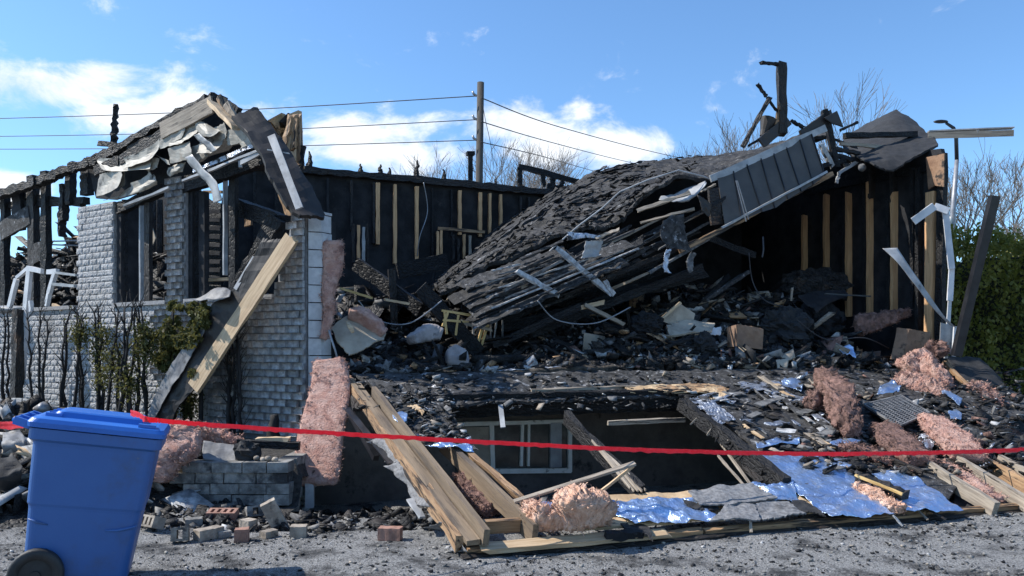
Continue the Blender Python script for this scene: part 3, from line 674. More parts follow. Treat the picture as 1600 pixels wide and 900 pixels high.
for x, h, wd in ((484, 30, .10), (564, 18, .09), (595, 20, .10), (608, 16, .09), (651, 32, .10), (693, 22, .09), (774, 14, .07)):
    b = y0 = 262 + (x - 480) * .095; c = W(x, b + 4, 5.0); t = W(x + R(-2, 2), b - h + 4, 5.0)
    mb = MB(); n_ = 7
    vs = [c.lerp(t, i / n_) + V((R(-.02, .02), 0, 0)) for i in range(n_ + 1)]
    mb.tube(vs, [wd * (1 - .85 * (i / n_) ** .7) * R(.8, 1.1) for i in range(n_ + 1)], 6); mb.build('burnt_rafter_stub', CHAR, house)
board('vent_pipe', W(735, 282, 5.3), W(735, 240, 5.3), .085, .085, CHAR, house, seg=8, jit=.006); board('vent_cap', W(729, 240, 5.3), W(741, 240, 5.3), .12, .07, CHAR, house)
# leaning remnant of the rear roof edge
for a, b, wd in (((810, 260), (918, 288), .10), ((812, 262), (812, 290), .09), ((848, 270), (850, 292), .08), ((864, 276), (862, 294), .09), ((880, 284), (872, 296), .08), ((855, 292), (905, 300), .12)):
    board('rear_truss', W(*a, 5.2), W(*b, 5.2), .08, wd, CHAR, house, seg=8, jit=.012)
# right wall -----------------------------------------------------
poly = [Rs(-.03, .3), Rs(5.1, .3), Rs(5.1, 5.0), Rs(2.2, 4.75), Rs(.9, 4.55), Rs(.0, 4.42), Rs(-.03, 4.3)]
MB().prism(poly, U * .07).build('right_wall', SOOT, house)
for x, y0, y1, wd, m in ((1257, 335, 448, .10, STUDR), (1287, 325, 450, .05, CHAR), (1291, 303, 446, .09, STUDR), (1321, 310, 480, .05, CHAR), (1326, 300, 484, .09, STUDR), (1353, 295, 480, .05, CHAR), (1359, 282, 486, .09, STUDR), (1390, 310, 480, .06, CHAR), (1397, 300, 486, .09, STUDR),
                         (1436, 262, 515, .10, CHAR), (1428, 262, 470, .05, CHAR), (1396, 256, 310, .09, CHARB), (1362, 262, 300, .08, CHARB)):
    board('stud', RW(x, y1 + 12, .05), RW(x, y0, .05), .058, .1, m, house, up=U, seg=9, jit=.006, rag=.03)
board('corner_post', RW(1453, 540, .04), RW(1456, 300, .04), .14, .1, STUDR, house, up=U, seg=9, jit=.006)
board('corner_post', RW(1468, 545, .02), RW(1473, 240, .02), .12, .08, CHAR, house, up=U, seg=9, jit=.006)
MB().prism([RW(x, y, .1) for x, y in ((1448, 246), (1477, 240), (1476, 292), (1462, 290), (1452, 296))], -U * .02).build('scorched_sheathing', PLYB, house)
board('girt', RW(1260, 300, .03), RW(1450, 262, .03), .06, .10, CHAR, house, seg=10, jit=.01)
# patch of green-grey plaster low on the right wall, beside the heap
# ------------------------------------------------------------------ the front wall, fallen outwards onto the road
fall = thing('fallen_wall', 'front house wall fallen outwards onto the road with blue foil and bare studs', 'wall', Fs(3, 4.1, -.12))
UMAX = 8.7
# plates along the road edge
for k, (a, b) in enumerate(((.45, 2.3), (2.3, 4.4), (4.4, 6.6), (6.6, UMAX))):
    board('top_plate', Fs(a, 4.03, -.085), Fs(b - .01, 4.03, -.085), .05, .11, WOODC, fall, up=nF, seg=14, jit=.006, rag=.01)
for k, (a, b) in enumerate(((.40, 3.1), (3.1, 5.6), (5.6, UMAX))):
    board('outer_plate', Fs(a, 4.085, -.10), Fs(b - .01, 4.085, -.105), .045, .075, CHARB, fall, up=nF, seg=18, jit=.008, rag=.02)
board('outer_plate', Fs(.55, 4.06, -.03), Fs(2.0, 4.05, -.03), .11, .03, WOOD, fall, up=nF, seg=8, jit=.005, rag=.05)
# end post: boards lying up the slope at the left end
board('end_stud', FP(556, 602, .02), FP(740, 848, .02), .10, .04, WOODT, fall, up=nF, seg=10, jit=.004)
board('end_stud', FP(541, 592, -.02), FP(722, 850, -.02), .07, .10, WOODC, fall, up=nF, seg=14, jit=.012, rag=.05)
board('end_stud', FP(584, 612, .07), FP(760, 840, .06), .045, .12, WOODT, fall, up=nF, seg=8, jit=.004)
board('end_stud', FP(548, 592, -.06), FP(560, 640, -.06), .10, .04, CHARB, fall, up=nF, seg=6, jit=.01, rag=.04)
board('stud', FP(690, 692, .0), FP(836, 834, .0), .045, .15, WOODT, fall, up=nF, seg=8, jit=.004)
board('stud', FP(722, 700, .05), FP(868, 826, .0), .05, .05, WOODC, fall, up=nF, seg=10, jit=.01, rag=.03)
board('stud', FP(632, 606, .02), FP(700, 690, .0), .06, .12, CHAR, fall, up=nF, seg=8, jit=.012)
board('blocking', FP(744, 824, -.02), FP(812, 820, -.02), .04, .10, WOODC, fall, up=nF)
board('jack_stud', FP(884, 652, -.02), FP(1002, 772, -.02), .06, .14, CHAR, fall, up=nF, seg=10, jit=.012)
for k in range(5):
    board('splinter', FP(925 + k * 5 + R(-2, 2), 688 + k * 5, .05), FP(985 + k * 6, 766 + R(-4, 4), .03), .012, .02, WOODG, fall, up=nF, seg=4, jit=.004)
board('jack_stud', FP(1066, 632, .01), FP(1228, 758, .01), .10, .12, CHAR, fall, up=nF, seg=12, jit=.016)
board('jack_stud', FP(1085, 640, -.09), FP(1190, 755, -.09), .05, .06, CHARB, fall, up=nF, seg=12, jit=.012)
for k in range(14):
    f = R(0, 1); x, y = 1085 + 130 * f, 645 + 108 * f
    board('splinter', FP(x, y, .04), FP(x + R(-18, 2), y + R(4, 16), -.05), .008, .016, R(0, 1) > .4 and CHAR or WOODG, fall, up=nF, seg=3, jit=.004)
for a, b in (((1118, 680), (1195, 752)), ((1122, 712), (1162, 758)), ((1108, 668), (1172, 756))): board('lath', FP(*a, -.1), FP(*b, -.1), .02, .02, WOODG, fall, up=nF, seg=4, jit=.004)
# header over the window opening
board('header', FP(660, 632, -.05), FP(1078, 622, -.05), .06, .22, CHAR, fall, up=nF, seg=30, jit=.012)
board('header', FP(664, 646, -.16), FP(1080, 634, -.16), .06, .10, CHAR, fall, up=nF, seg=30, jit=.012)
board('header_scab', FP(830, 610, .03), FP(1000, 604, .03), .03, .03, WOODG, fall, up=nF, seg=12, jit=.006)
board('drip_strip', FP(782, 633, .0), FP(786, 668, -.12), .05, .012, ALU, fall, up=V((0, -1, .2)), seg=2)
board('opening_trim', FP(950, 661, -.1), FP(1070, 656, -.1), .03, .05, WOODG, fall, up=nF, seg=6, jit=.006)
# sheathing: upper strip, the right-hand field, the strip along the road
def fsheet(rows, h=.0, nu=20, nv=20, th=.02, amp=.02, ns=4, tear=.0, seed=0, edge=.0):
    return sheet([[FP(x, y, h) for x, y in r] for r in rows], nu, nv, th, amp, ns, tear, seed, edge)
fsheet([[(550, 583), (700, 582), (900, 580), (1100, 578)], [(575, 600), (700, 600), (900, 598), (1090, 596)], [(640, 632), (700, 632), (900, 624), (1068, 618)]], .0, 20, 90, .03, .03, 5, .08, 1, .02).build('upper_sheathing', ASHY, fall)
sheet([[Fs(4.2, .05), Fs(6, .05), Fs(8.65, .05)], [Fs(3.85, 1.5), Fs(6, 1.5), Fs(8.65, 1.5)], [Fs(3.7, 2.6), Fs(5.2, 2.6), Fs(6.7, 2.6)], [Fs(3.5, 3.93), Fs(4.2, 3.93), Fs(4.75, 3.93)]], 40, 50, .03, .03, 4, .10, 2, .02).build('side_sheathing', ASHY, fall)
sheet([[Fs(1.35, 3.46), Fs(2.4, 3.46), Fs(3.5, 3.42)], [Fs(1.2, 3.95), Fs(2.4, 3.95), Fs(3.52, 3.95)]], 10, 40, .02, .015, 5, .08, 3, .01).build('lower_sheathing', PLY, fall)
foils = [
 ([[(1184, 712), (1255, 711), (1326, 716)], [(1228, 752), (1285, 750), (1338, 748)], [(1262, 782), (1320, 782), (1366, 778)], [(1300, 808), (1350, 806), (1400, 802)]], .035, FOIL, 34, 30, .05, .03),
 ([[(1172, 754), (1205, 752), (1240, 751)], [(1190, 765), (1222, 764), (1244, 764)], [(1212, 780), (1234, 781), (1250, 780)]], .05, FOIL, 16, 20, .05, .04),
 ([[(930, 786), (1010, 776), (1088, 780)], [(960, 800), (1035, 795), (1105, 793)], [(990, 817), (1060, 816), (1128, 808)]], .03, FOIL, 22, 44, .08, .035),
 ([[(1362, 738), (1400, 736), (1428, 742)], [(1388, 766), (1425, 764), (1466, 768)], [(1416, 798), (1460, 797), (1506, 796)]], .035, FOIL, 26, 26, .10, .03),
 ([[(1180, 690), (1215, 682), (1248, 680)], [(1184, 698), (1218, 694), (1250, 692)]], .05, FOIL, 10, 22, .12, .04),
 ([[(1152, 598), (1190, 595), (1222, 597)], [(1164, 612), (1200, 610), (1236, 612)]], .03, FOILG, 10, 20, .15, .03),
 ([[(1192, 612), (1225, 612), (1258, 618)], [(1212, 626), (1245, 630), (1270, 640)]], .03, FOILG, 12, 20, .2, .03),
 ([[(1220, 594), (1240, 592), (1256, 600)], [(1228, 606), (1242, 606), (1252, 612)]], .05, FOIL, 10, 12, .15, .05),
 ([[(1296, 690), (1320, 686), (1346, 688)], [(1300, 698), (1325, 696), (1340, 694)]], .05, FOIL, 8, 14, .2, .04),
 ([[(612, 644), (626, 642), (638, 646)], [(614, 656), (628, 660), (636, 656)]], .11, FOIL, 8, 10, .12, .02),
 ([[(664, 694), (700, 690), (736, 694)], [(672, 700), (704, 700), (742, 702)]], .1, FOIL, 8, 20, .15, .04),
 ([[(824, 782), (850, 780), (872, 784)], [(826, 796), (850, 796), (876, 798)]], .02, FOIL, 10, 14, .2, .04),
 ([[(1470, 610), (1485, 612), (1504, 622)], [(1480, 620), (1492, 626), (1500, 632)]], .08, FOIL, 8, 10, .25, .04),
 ([[(1376, 600), (1395, 596), (1410, 606)], [(1370, 616), (1390, 614), (1404, 612)]], .15, FOIL, 9, 12, .25, .06),
 ([[(1480, 642), (1494, 640), (1504, 648)], [(1486, 654), (1496, 656), (1502, 656)]], .06, FOIL, 7, 9, .25, .04),
 ([[(1434, 676), (1455, 676), (1464, 682)], [(1440, 698), (1456, 698), (1460, 692)]], .06, FOILG, 10, 12, .25, .05)]
for k, (rows, h, m, nu, nv, tr, am) in enumerate(foils): fsheet(rows, h, nu, nv, .003, am, 7, tr, 40 + k, .012).build('foil_sheet', m, fall, True)
felts = [
 ([[(1072, 766), (1120, 758), (1176, 755)], [(1082, 776), (1130, 770), (1196, 766)], [(1094, 790), (1150, 786), (1216, 778)]], .06, GFELT),
 ([[(1130, 790), (1152, 784), (1180, 790)], [(1122, 800), (1150, 798), (1186, 802)], [(1108, 812), (1150, 812), (1190, 812)]], .05, GFELT),
 ([[(1172, 790), (1210, 780), (1232, 782)], [(1182, 802), (1216, 796), (1246, 796)], [(1192, 811), (1224, 808), (1262, 804)]], .04, GFELT),
 ([[(1066, 780), (1090, 786), (1120, 788)], [(1076, 792), (1100, 798), (1124, 796)]], .03, FELT),
 ([[(1232, 784), (1250, 780), (1276, 792)], [(1240, 800), (1264, 800), (1290, 808)]], .03, FELT),
 ([[(968, 818), (1000, 812), (1016, 826)], [(986, 836), (1006, 836), (1020, 846)]], .01, FELT)]
for k, (rows, h, m) in enumerate(felts): fsheet(rows, h, 14, 22, .012, .02, 6, .08, 70 + k, .02).build('shingle_tab', m, fall)
# ash flakes, board scraps and half-burnt strips over the upper field
for k in range(150):
    x, y = R(1085, 1330), R(600, 702)
    if y > 640 + (x - 1085) * .55 + 60 or x < 1070 + (y - 625) * 1.3 + 25: continue
    l = R(6, 34) * random.choice((1, 1, -1)); sl_ = R(-.4, 1.1)
    board('scrap_strip', FP(x, y, R(.02, .06)), FP(x + l, y + l * sl_, R(.02, .07)), R(.015, .11), R(.006, .02), random.choice((CHAR, CHAR, CHARB, ASHY, ASHY, GRYASH, ASH, FELT, FOILG, PLY, WOODG, GRYASH)), fall, up=nF, seg=3, jit=.008, rag=.02)
for rows, m, tr in (([[(976, 605), (1040, 600), (1090, 603)], [(985, 613), (1045, 612), (1118, 613)]], PLY, .12), ([[(1018, 604), (1090, 598), (1140, 606)], [(1030, 612), (1090, 612), (1135, 616)]], WOODC, .2), ([[(1112, 604), (1128, 606), (1140, 618)], [(1096, 606), (1112, 612), (1130, 622)]], PLY, .1),
                    ([[(1078, 620), (1110, 624), (1150, 655)], [(1072, 632), (1100, 642), (1120, 664)]], FOILG, .15), ([[(645, 640), (690, 650), (720, 665)], [(690, 690), (715, 690), (740, 690)]], ASHY, .15), ([[(572, 592), (640, 600), (700, 606)], [(612, 645), (660, 650), (712, 655)], [(655, 696), (700, 700), (748, 704)]], ASHY, .1), ([[(636, 634), (650, 632), (664, 644)], [(638, 640), (652, 640), (660, 648)]], PLY, .2)):
    fsheet(rows, .09 if m is PLY and rows[0][0][0] < 700 else .05, 10, 24, .01, .02, 9, tr, int(rows[0][0][0]), .02).build('torn_board', m, fall)
# bare studs and cavity at the far right of the wall
for a, b, m, wd in (((1436, 722), (1556, 796), WOODG, .05), ((1496, 722), (1610, 792), WOODG, .05), ((1518, 712), (1640, 780), WOODC, .05), ((1560, 720), (1680, 782), WOODG, .05), ((1340, 705), (1440, 745), CHARB, .04)):
    board('stud', FP(*a, .02), FP(*b, .0), wd, .13, m, fall, up=nF, seg=8, jit=.005)
sheet([[Fs(6.6, 2.4, -.1), Fs(8.6, 2.4, -.1)], [Fs(4.8, 3.95, -.1), Fs(8.6, 3.95, -.1)]], 14, 30, .02, .02, 5, 0, 8).build('cavity_board', FELT, fall)
board('charred_brace', FP(1334, 746, .07), FP(1418, 778, .06), .10, .10, CHARB, fall, up=nF, seg=10, jit=.012, rag=.04)
board('charred_brace', FP(1336, 742, .13), FP(1410, 772, .12), .02, .02, YELW, fall, up=nF, seg=6, jit=.004)
for a, b, m in (((1395, 805), (1410, 822), ASH), ((1415, 780), (1450, 812), WOODG), ((1172, 812), (1174, 832), WOODG), ((1434, 785), (1478, 812), CHARB)):
    board('nailed_scrap', FP(*a, .03), FP(*b, -.03), .02, .012, m, fall, seg=3, jit=.004)
board('edge_cap', FP(946, 838, .0), FP(1004, 834, .0), .05, .06, SOOT, fall, up=nF, seg=5, jit=.008)
# torn metal flashing hanging off the left end
for k, (pts, m) in enumerate(((((598, 728), (628, 752), (646, 790)), GFELT), (((664, 824), (690, 832), (706, 862)), GFELT), (((570, 690), (590, 700), (600, 722)), GFELT))):
    rows = [[FP(x, y, -.1 - .03 * i), FP(x + 24, y - 10 + 6 * i, -.02)] for i, (x, y) in enumerate(pts)]
    sheet(rows, 14, 9, .004, .05, 6, .12, 90 + k, .02).build('torn_flashing', m, fall, True)
board('edge_strip', FP(543, 640, -.1), FP(612, 726, -.1), .06, .02, BLACKM, fall, up=nF, seg=4, jit=.005)
board('edge_strip', FP(640, 780, -.12), FP(660, 808, -.14), .05, .015, ALU, fall, up=nF, seg=3, jit=.006)

# loose sticks leaning in the opening
board('thin_lath', FP(803, 784, .08), FP(992, 724, .35), .045, .02, WOODG, None, up=nF, seg=4, jit=.003, label='long pale lath leaning across the dark window opening of the fallen wall', cat='lath')
board('thin_lath', FP(936, 770, .08), FP(990, 728, .33), .02, .02, WOOD, None, up=nF, seg=3, jit=.002, label='short thin stick propping up the pale lath in the window opening', cat='stick')

# ------------------------------------------------------------------ the collapsed roof
roof = thing('collapsed_roof', 'collapsed burnt roof sloping down from the right wall into the house', 'roof', Hs(4, 2, 1.2))
back = [(668, 452), (700, 428), (760, 372), (820, 328), (880, 296), (940, 266), (1000, 254), (1100, 244), (1190, 231), (1250, 212), (1300, 200)]
mid = [(684, 446), (730, 412), (790, 374), (850, 336), (890, 318), (950, 300), (1010, 282), (1090, 262), (1180, 242), (1250, 216), (1300, 203)]
frt = [(686, 462), (750, 424), (810, 394), (870, 368), (920, 356), (966, 346), (1006, 306), (1060, 274), (1112, 276), (1200, 238), (1296, 206)]
ctrl = [[W(x, y, 5.15) for x, y in back], [W(x, y, 2.7) for x, y in mid], [W(x, y, 1.15) for x, y in frt]]
rs_ = sheet(ctrl, 60, 160, .05, .07, 3.0, .12, 31, .05)
top = rs_.build('roof_deck', SHING, roof)
# lifted, buckled shingle strips on the lower half
for k in range(150):
    f = R(0, 1); g_ = R(.03, .98); i = R(0, .62) ** 1.2
    def rp(i, g_): return cr([cr(r, i) for r in ctrl], g_)
    a = rp(i, g_); b = rp(min(1, i + R(.04, .10)), g_ + R(-.03, .03)); h = R(.01, .06)
    board('shingle_strip', a + Z * h, b + Z * (h + R(-.05, .06)), R(.02, .16), .012, random.choice((SHING, FELT, ASHY, ASHY, CHAR, CHAR)), roof, up=V((-.25, -.25, 1)), seg=6, jit=.026, rag=.08)
rc = []
for _ in range(1300):
    i = R(0, .7); p = cr([cr(r, i) for r in ctrl], R(0, 1)); rc.append(tuple(p + Z * R(0, .06)))
chips('roof_flakes', rc, .02, .15, (.15, .6), (.03, .12), [SHING, CHAR, ASHY, GRYASH, FELT], [30, 40, 14, 3, 20], .2, parent=roof, kind='stuff')
# curled edge flashing
edge = [(836, 414), (870, 382), (905, 352), (940, 326), (968, 300), (1010, 282), (1060, 266), (1100, 276), (1116, 284)]
MB().tube([W(x, y, 1.0) for x, y in edge], [.012] * 9, 6).build('edge_flashing', ALU, roof, True)
rows = [[W(1034, 306, 1.2), W(1060, 300, 1.2), W(1102, 282, 1.1)], [W(1030, 312, 1.0), W(1070, 312, .9), W(1104, 288, .9)], [W(1052, 316, .9), W(1075, 316, .9), W(1092, 302, .9)]]
sheet(rows, 12, 16, .005, .03, 5, .08, 34, .02).build('bent_flashing', ALU, roof, True)
# fascia and soffit panels on the right half
board('fascia', W(1110, 280, .85), W(1290, 200, .85), .03, .10, ALU, roof, seg=10, jit=.008)
board('fascia', W(1112, 275, 1.0), W(1210, 240, 1.0), .16, .02, FOILG, roof, seg=8, jit=.008)
seams = [((1124, 290), (1132, 352)), ((1150, 281), (1160, 343)), ((1171, 269), (1191, 331)), ((1193, 258), (1211, 325)), ((1213, 249), (1231, 311)), ((1233, 238), (1252, 299)), ((1254, 224), (1271, 288)), ((1272, 214), (1289, 274))]
for k in range(len(seams) - 1):
    (a, b), (c, d) = seams[k], seams[k + 1]
    e0, e1 = 15 - k * 1.5, 15 - (k + 1) * 1.5
    q = [W(a[0] + .8 - 4, a[1] - e0, .84), W(b[0] + .8, b[1], .62), W(d[0] - .8, d[1], .62), W(c[0] - .8 - 4, c[1] - e1, .84)]
    MB().prism(q, N * .012).build('soffit_panel', PANEL, roof)
    board('panel_seam', W(c[0] - 4, c[1] - e1, .83), W(*d, .61), .012, .02, BLACKM, roof, up=N)
board('soffit_edge', W(1128, 356, .6), W(1292, 268, .6), .03, .03, ALU, roof, seg=10, jit=.005)
board('ledger', W(1062, 392, .7), W(1300, 272, .7), .06, .07, WOODC, roof, seg=16, jit=.008)
board('ledger', W(880, 462, .8), W(1100, 372, .8), .06, .06, CHARB, roof, seg=16, jit=.008)
for a, b in (((1150, 282), (1166, 346)), ((1152, 282), (1170, 343))): MB().tube([W(*a, .5), W(*b, .5)], .008, 5).build('hanging_wire', GALV, roof)
MB().prism([W(x, y, .7) for x, y in ((1108, 296), (1122, 292), (1130, 350), (1112, 352))], N * .05).build('end_plate', CHARB, roof)
# layers of burnt decking peeling away under the shingles
for k in range(9):
    o_ = k * 9 + R(-3, 3); x0 = 700 + k * 4 + R(-8, 24); x1 = 880 + k * 16 + R(-40, 20); sl__ = .42 + R(-.05, .05)
    a, b = (x0, 452 + o_ - (x0 - 700) * .4), (x1, 452 + o_ - (x1 - 700) * sl__)
    board('deck_layer', W(*a, 1.0 - .05 * k), W(*b, 1.0 - .05 * k), R(.12, .25), .02, random.choice((CHAR, ASHY, SHING)), roof, up=V((-.2, -.8, 1)), seg=22, jit=.016, rag=.10)
    board('deck_edge', W(a[0] + R(0, 60), a[1] - R(18, 26), .86 - .05 * k), W(b[0] - R(0, 40), b[1] + R(12, 16), .86 - .05 * k), .02, .02, random.choice((GRYASH, ASHY, ASH)), roof, seg=14, jit=.006, rag=.05)
# rafters and lath of the broken underside
for k in range(15):
    f = k / 14; w_ = .7 + 1.5 * R(0, 1)
    x0, y0 = 690 + 90 * f + R(-10, 60), 470 + 56 * f + R(-14, 10); x1, y1 = 930 + 190 * f * R(.5, 1), 360 + 66 * f + R(-18, 14)
    board('rafter', W(x0, y0, w_), W(x1, y1, w_ + .2), .05, R(.08, .14), CHAR, roof, seg=14, jit=.012, rag=.06)
for k in range(44):
    x = R(750, 1050); y = 350 + (1050 - x) * .30 + R(0, 75); l = R(40, 130)
    board('lath', W(x, y, R(.6, 1.3)), W(x + l, y - l * R(.38, .6), R(.6, 1.4)), .03, R(.02, .05), random.choice((CHAR, ASHY, ASHY, ASHY, CHARB, GRYASH, WOODG)), roof, seg=6, jit=.008, rag=.04)
for a, b, wd, m in (((868, 386), (958, 462), .075, ASH), ((806, 422), (874, 462), .07, ASH), ((944, 438), (960, 462), .06, ASH), ((812, 406), (880, 376), .04, ASHY), ((996, 330), (1080, 300), .05, WOODG), ((1000, 348), (1085, 326), .03, WOODG), ((930, 372), (968, 358), .04, WOODG), ((1094, 300), (1118, 288), .02, WOODG)):
    board('lath', W(*a, .55), W(*b, .55), wd, .03, m, roof, up=V((0, -1, .6)), seg=7, jit=.01, rag=.03)
for k, (rows, m) in enumerate((([[(1035, 345), (1050, 336), (1068, 334)], [(1032, 372), (1052, 372), (1074, 370)], [(1044, 388), (1060, 390), (1080, 392)]], ASHY), ([[(1040, 390), (1048, 388)], [(1036, 410), (1044, 418)], [(1038, 426), (1050, 428)]], FOILG), ([[(884, 362), (930, 366), (940, 372)], [(886, 376), (920, 372), (944, 376)]], FOILG),
                               ([[(914, 376), (942, 374)], [(912, 392), (940, 390)], [(908, 404), (934, 402)]], ALU), ([[(1080, 392), (1088, 396)], [(1070, 412), (1084, 410)], [(1076, 428), (1082, 424)]], GRYASH), ([[(1090, 302), (1112, 318)], [(1096, 330), (1110, 340)]], BROWNM))):
    sheet([[W(x, y, .5 + .03 * k) for x, y in r] for r in rows], 14, 12, .008, .04, 7, .12, 130 + k, .02).build('hanging_scrap', m, roof, True)
MB().tube([W(1192, 370, .5), W(1193, 390, .45), W(1191, 402, .45)], .012, 6).build('hanging_wire', WIREM, roof)

# torn end of the roof, hanging over the right wall
rows = [[W(1318, 214, 3.0), W(1350, 196, 3.0), W(1384, 180, 2.9), W(1400, 172, 2.8)], [W(1316, 226, 2.2), W(1350, 208, 2.0), W(1396, 178, 2.0), W(1425, 185, 2.0)],
        [W(1326, 240, 1.2), W(1370, 228, 1.0), W(1420, 212, 1.0), W(1448, 206, 1.1)], [W(1350, 250, .5), W(1380, 248, .3), W(1420, 238, .3), W(1466, 222, .4)], [W(1366, 256, .2), W(1392, 266, .1), W(1414, 254, .1), W(1460, 228, .2)]]
torn = sheet(rows, 30, 30, .03, .03, 3, .05, 51, .03).build('torn_roofing', FELT, None, True, label='black roofing sheet curled over the top of the right wall', cat='roofing')
rt = thing('roof_wreckage', 'tangle of charred boards and metal on the roof peak', 'wreckage', W(1270, 300, .8))
for a, b, wd, t_, m in (((1222, 212), (1221, 97), .12, .12, CHARB), ((1188, 98), (1222, 101), .06, .04, CHAR), ((1160, 230), (1202, 154), .06, .10, CHARB), ((1183, 130), (1198, 152), .03, .06, CHAR), ((1198, 152), (1216, 176), .03, .03, CHAR), ((1213, 196), (1221, 142), .05, .03, WOODC), ((1168, 228), (1230, 196), .03, .03, CHAR),
                        ((1188, 225), (1232, 188), .05, .16, BROWNM), ((1250, 212), (1300, 178), .04, .14, BROWNM), ((1236, 188), (1256, 200), .05, .04, CHAR), ((1288, 172), (1308, 262), .08, .08, CHAR), ((1320, 212), (1432, 210), .08, .08, CHAR), ((1312, 224), (1420, 234), .04, .05, WOODG), ((1300, 232), (1345, 240), .06, .05, CHARB),
                        ((1308, 272), (1368, 234), .05, .05, ALU), ((1306, 288), (1312, 270), .04, .04, ALU), ((1282, 225), (1302, 262), .06, .06, ALU), ((1292, 240), (1344, 252), .05, .06, CHAR), ((1300, 216), (1340, 232), .02, .03, CHAR), ((1318, 258), (1352, 256), .05, .04, ASHY), ((1282, 260), (1322, 250), .05, .06, CHAR), ((1310, 205), (1342, 190), .02, .04, CHAR)):
    board('charred_board', W(*a, .9), W(*b, .9), wd, t_, m, rt, up=V((0, -1, .1)) if abs(a[0] - b[0]) < abs(a[1] - b[1]) else Z, seg=9, jit=.008, rag=.03)
MB().prism([W(x, y, .8) for x, y in ((1288, 184), (1308, 173), (1318, 198), (1300, 192))], N * .03).build('metal_flap', BROWNM, rt)
mb = MB(); mb.tube([W(1193, 213, 1.0), W(1195, 205, 1.0), W(1201, 187, 1.0)], [.06, .07, .13], 12); mb.build('vent_hood', BROWNM, rt)
lump(W(1347, 262, .6), .06, .05, .06, 3, .1).build('junction_box', GRYASH, rt, True)
gt = thing('eave_gutter', 'pale metal gutter sticking out into the sky past the right wall', 'gutter', W(1450, 213, .8))
board('gutter_lip', W(1450, 206, .8), W(1583, 200, .2), .12, .02, ALU, gt, seg=6, jit=.003)
board('gutter_face', W(1450, 212, .74), W(1584, 208, .14), .012, .10, WOODG, gt, seg=6, jit=.002)
board('gutter_bracket', W(1527, 204, .4), W(1528, 214, .4), .03, .03, ALU, gt)
# ------------------------------------------------------------------ rubble inside the house
def hz(u, w_):
    z = 1.2 + .55 * sstep(.2, 2.0, w_) + .45 * sstep(1.5, 4.5, w_) * sstep(7.5, 5.5, u)
    z += .55 * math.exp(-((u - 5.6) / 1.1) ** 2 - ((w_ - 2.0) / .9) ** 2)                       # mound right of the middle
    z += .45 * math.exp(-((u - 6.9) / .8) ** 2 - ((w_ - 1.5) / .8) ** 2)
    z += .25 * math.exp(-((u - 3.9) / .8) ** 2 - ((w_ - .9) / .5) ** 2)
    z -= .35 * math.exp(-((u - 1.2) / 1.0) ** 2 - ((w_ - .8) / .7) ** 2)
    z -= .30 * sstep(7.4, 8.4, u)
    p = V((u, w_, 0))
    n = .20 * fbm(p * 1.3, 3) + .11 * fbm(p * 4.1 + V((5, 5, 5)), 3) + .055 * mn.noise(p * 11) + .03 * mn.noise(p * 23)
    return max(1.165, z + n * sstep(.0, .5, w_) * .9 + n * .25)
hv = []; nu, nw = 250, 135
for j in range(nw + 1):
    for i in range(nu + 1):
        u, w_ = -.1 + 8.7 * i / nu, .02 + 4.98 * j / nw
        hv.append(tuple(Hs(u + R(-.012, .012), w_ + R(-.012, .012), hz(u, w_))))
a_ = np.arange(nu * nw); r_, c_ = a_ // nu, a_ % nu; b_ = r_ * (nu + 1) + c_
mkobj('rubble_heap', hv, np.stack([b_, b_ + 1, b_ + nu + 2, b_ + nu + 1], 1), HEAP, None, False, label='deep black heap of burnt rubble filling the house floor', cat='rubble', kind='stuff')
def hpts(n, u0, u1, w0, w1, lift=.03):
    out = []
    for _ in range(n):
        u, w_ = R(u0, u1), w0 + (w1 - w0) * R(0, 1) ** 1.5; p = Hs(u, w_, hz(u, w_) + lift * R(-.3, 1)); out.append(tuple(p))
    return out
chips('charred_litter', hpts(13000, -.1, 8.5, .05, 4.8), .02, .36, (.1, .5), (.05, .3), [CHAR, CHARB, ASHY, GRYASH, ASH, WOODC, WOODG, PINKB], [42, 16, 22, 9, 5, 3, 3, 1.5], .45, label='burnt splinters and flakes strewn over the rubble heap', cat='litter', kind='stuff')
chips('ash_flakes', hpts(4200, 1.9, 4.9, .08, 1.5), .02, .12, (.3, .9), (.1, .5), [ASHY, GRYASH, ASH, CHAR], [40, 20, 18, 34], .7, label='pale crumpled ash flakes along the floor edge left of the middle', cat='ash', kind='stuff')
chips('burnt_sticks', hpts(800, -.1, 8.4, .2, 4.6, .14), .3, 1.1, (.04, .10), (.03, .07), [CHAR, CHARB, ASHY, WOODG, WOODC], [60, 14, 14, 5, 4], .4, label='tangle of thin charred sticks poking out of the rubble heap', cat='sticks', kind='stuff')
chips('broken_boards', hpts(330, 2.6, 8.5, .1, 3.0, .16), .10, .55, (.2, .7), (.03, .09), [WOODC, WOODG, TAN, CARD, SOOT, PINKB, ALU, FELT, ASHY], [10, 10, 5, 7, 14, 6, 4, 14, 14], .6, label='broken boards, card and metal bits mixed into the heap on the right', cat='debris', kind='stuff')
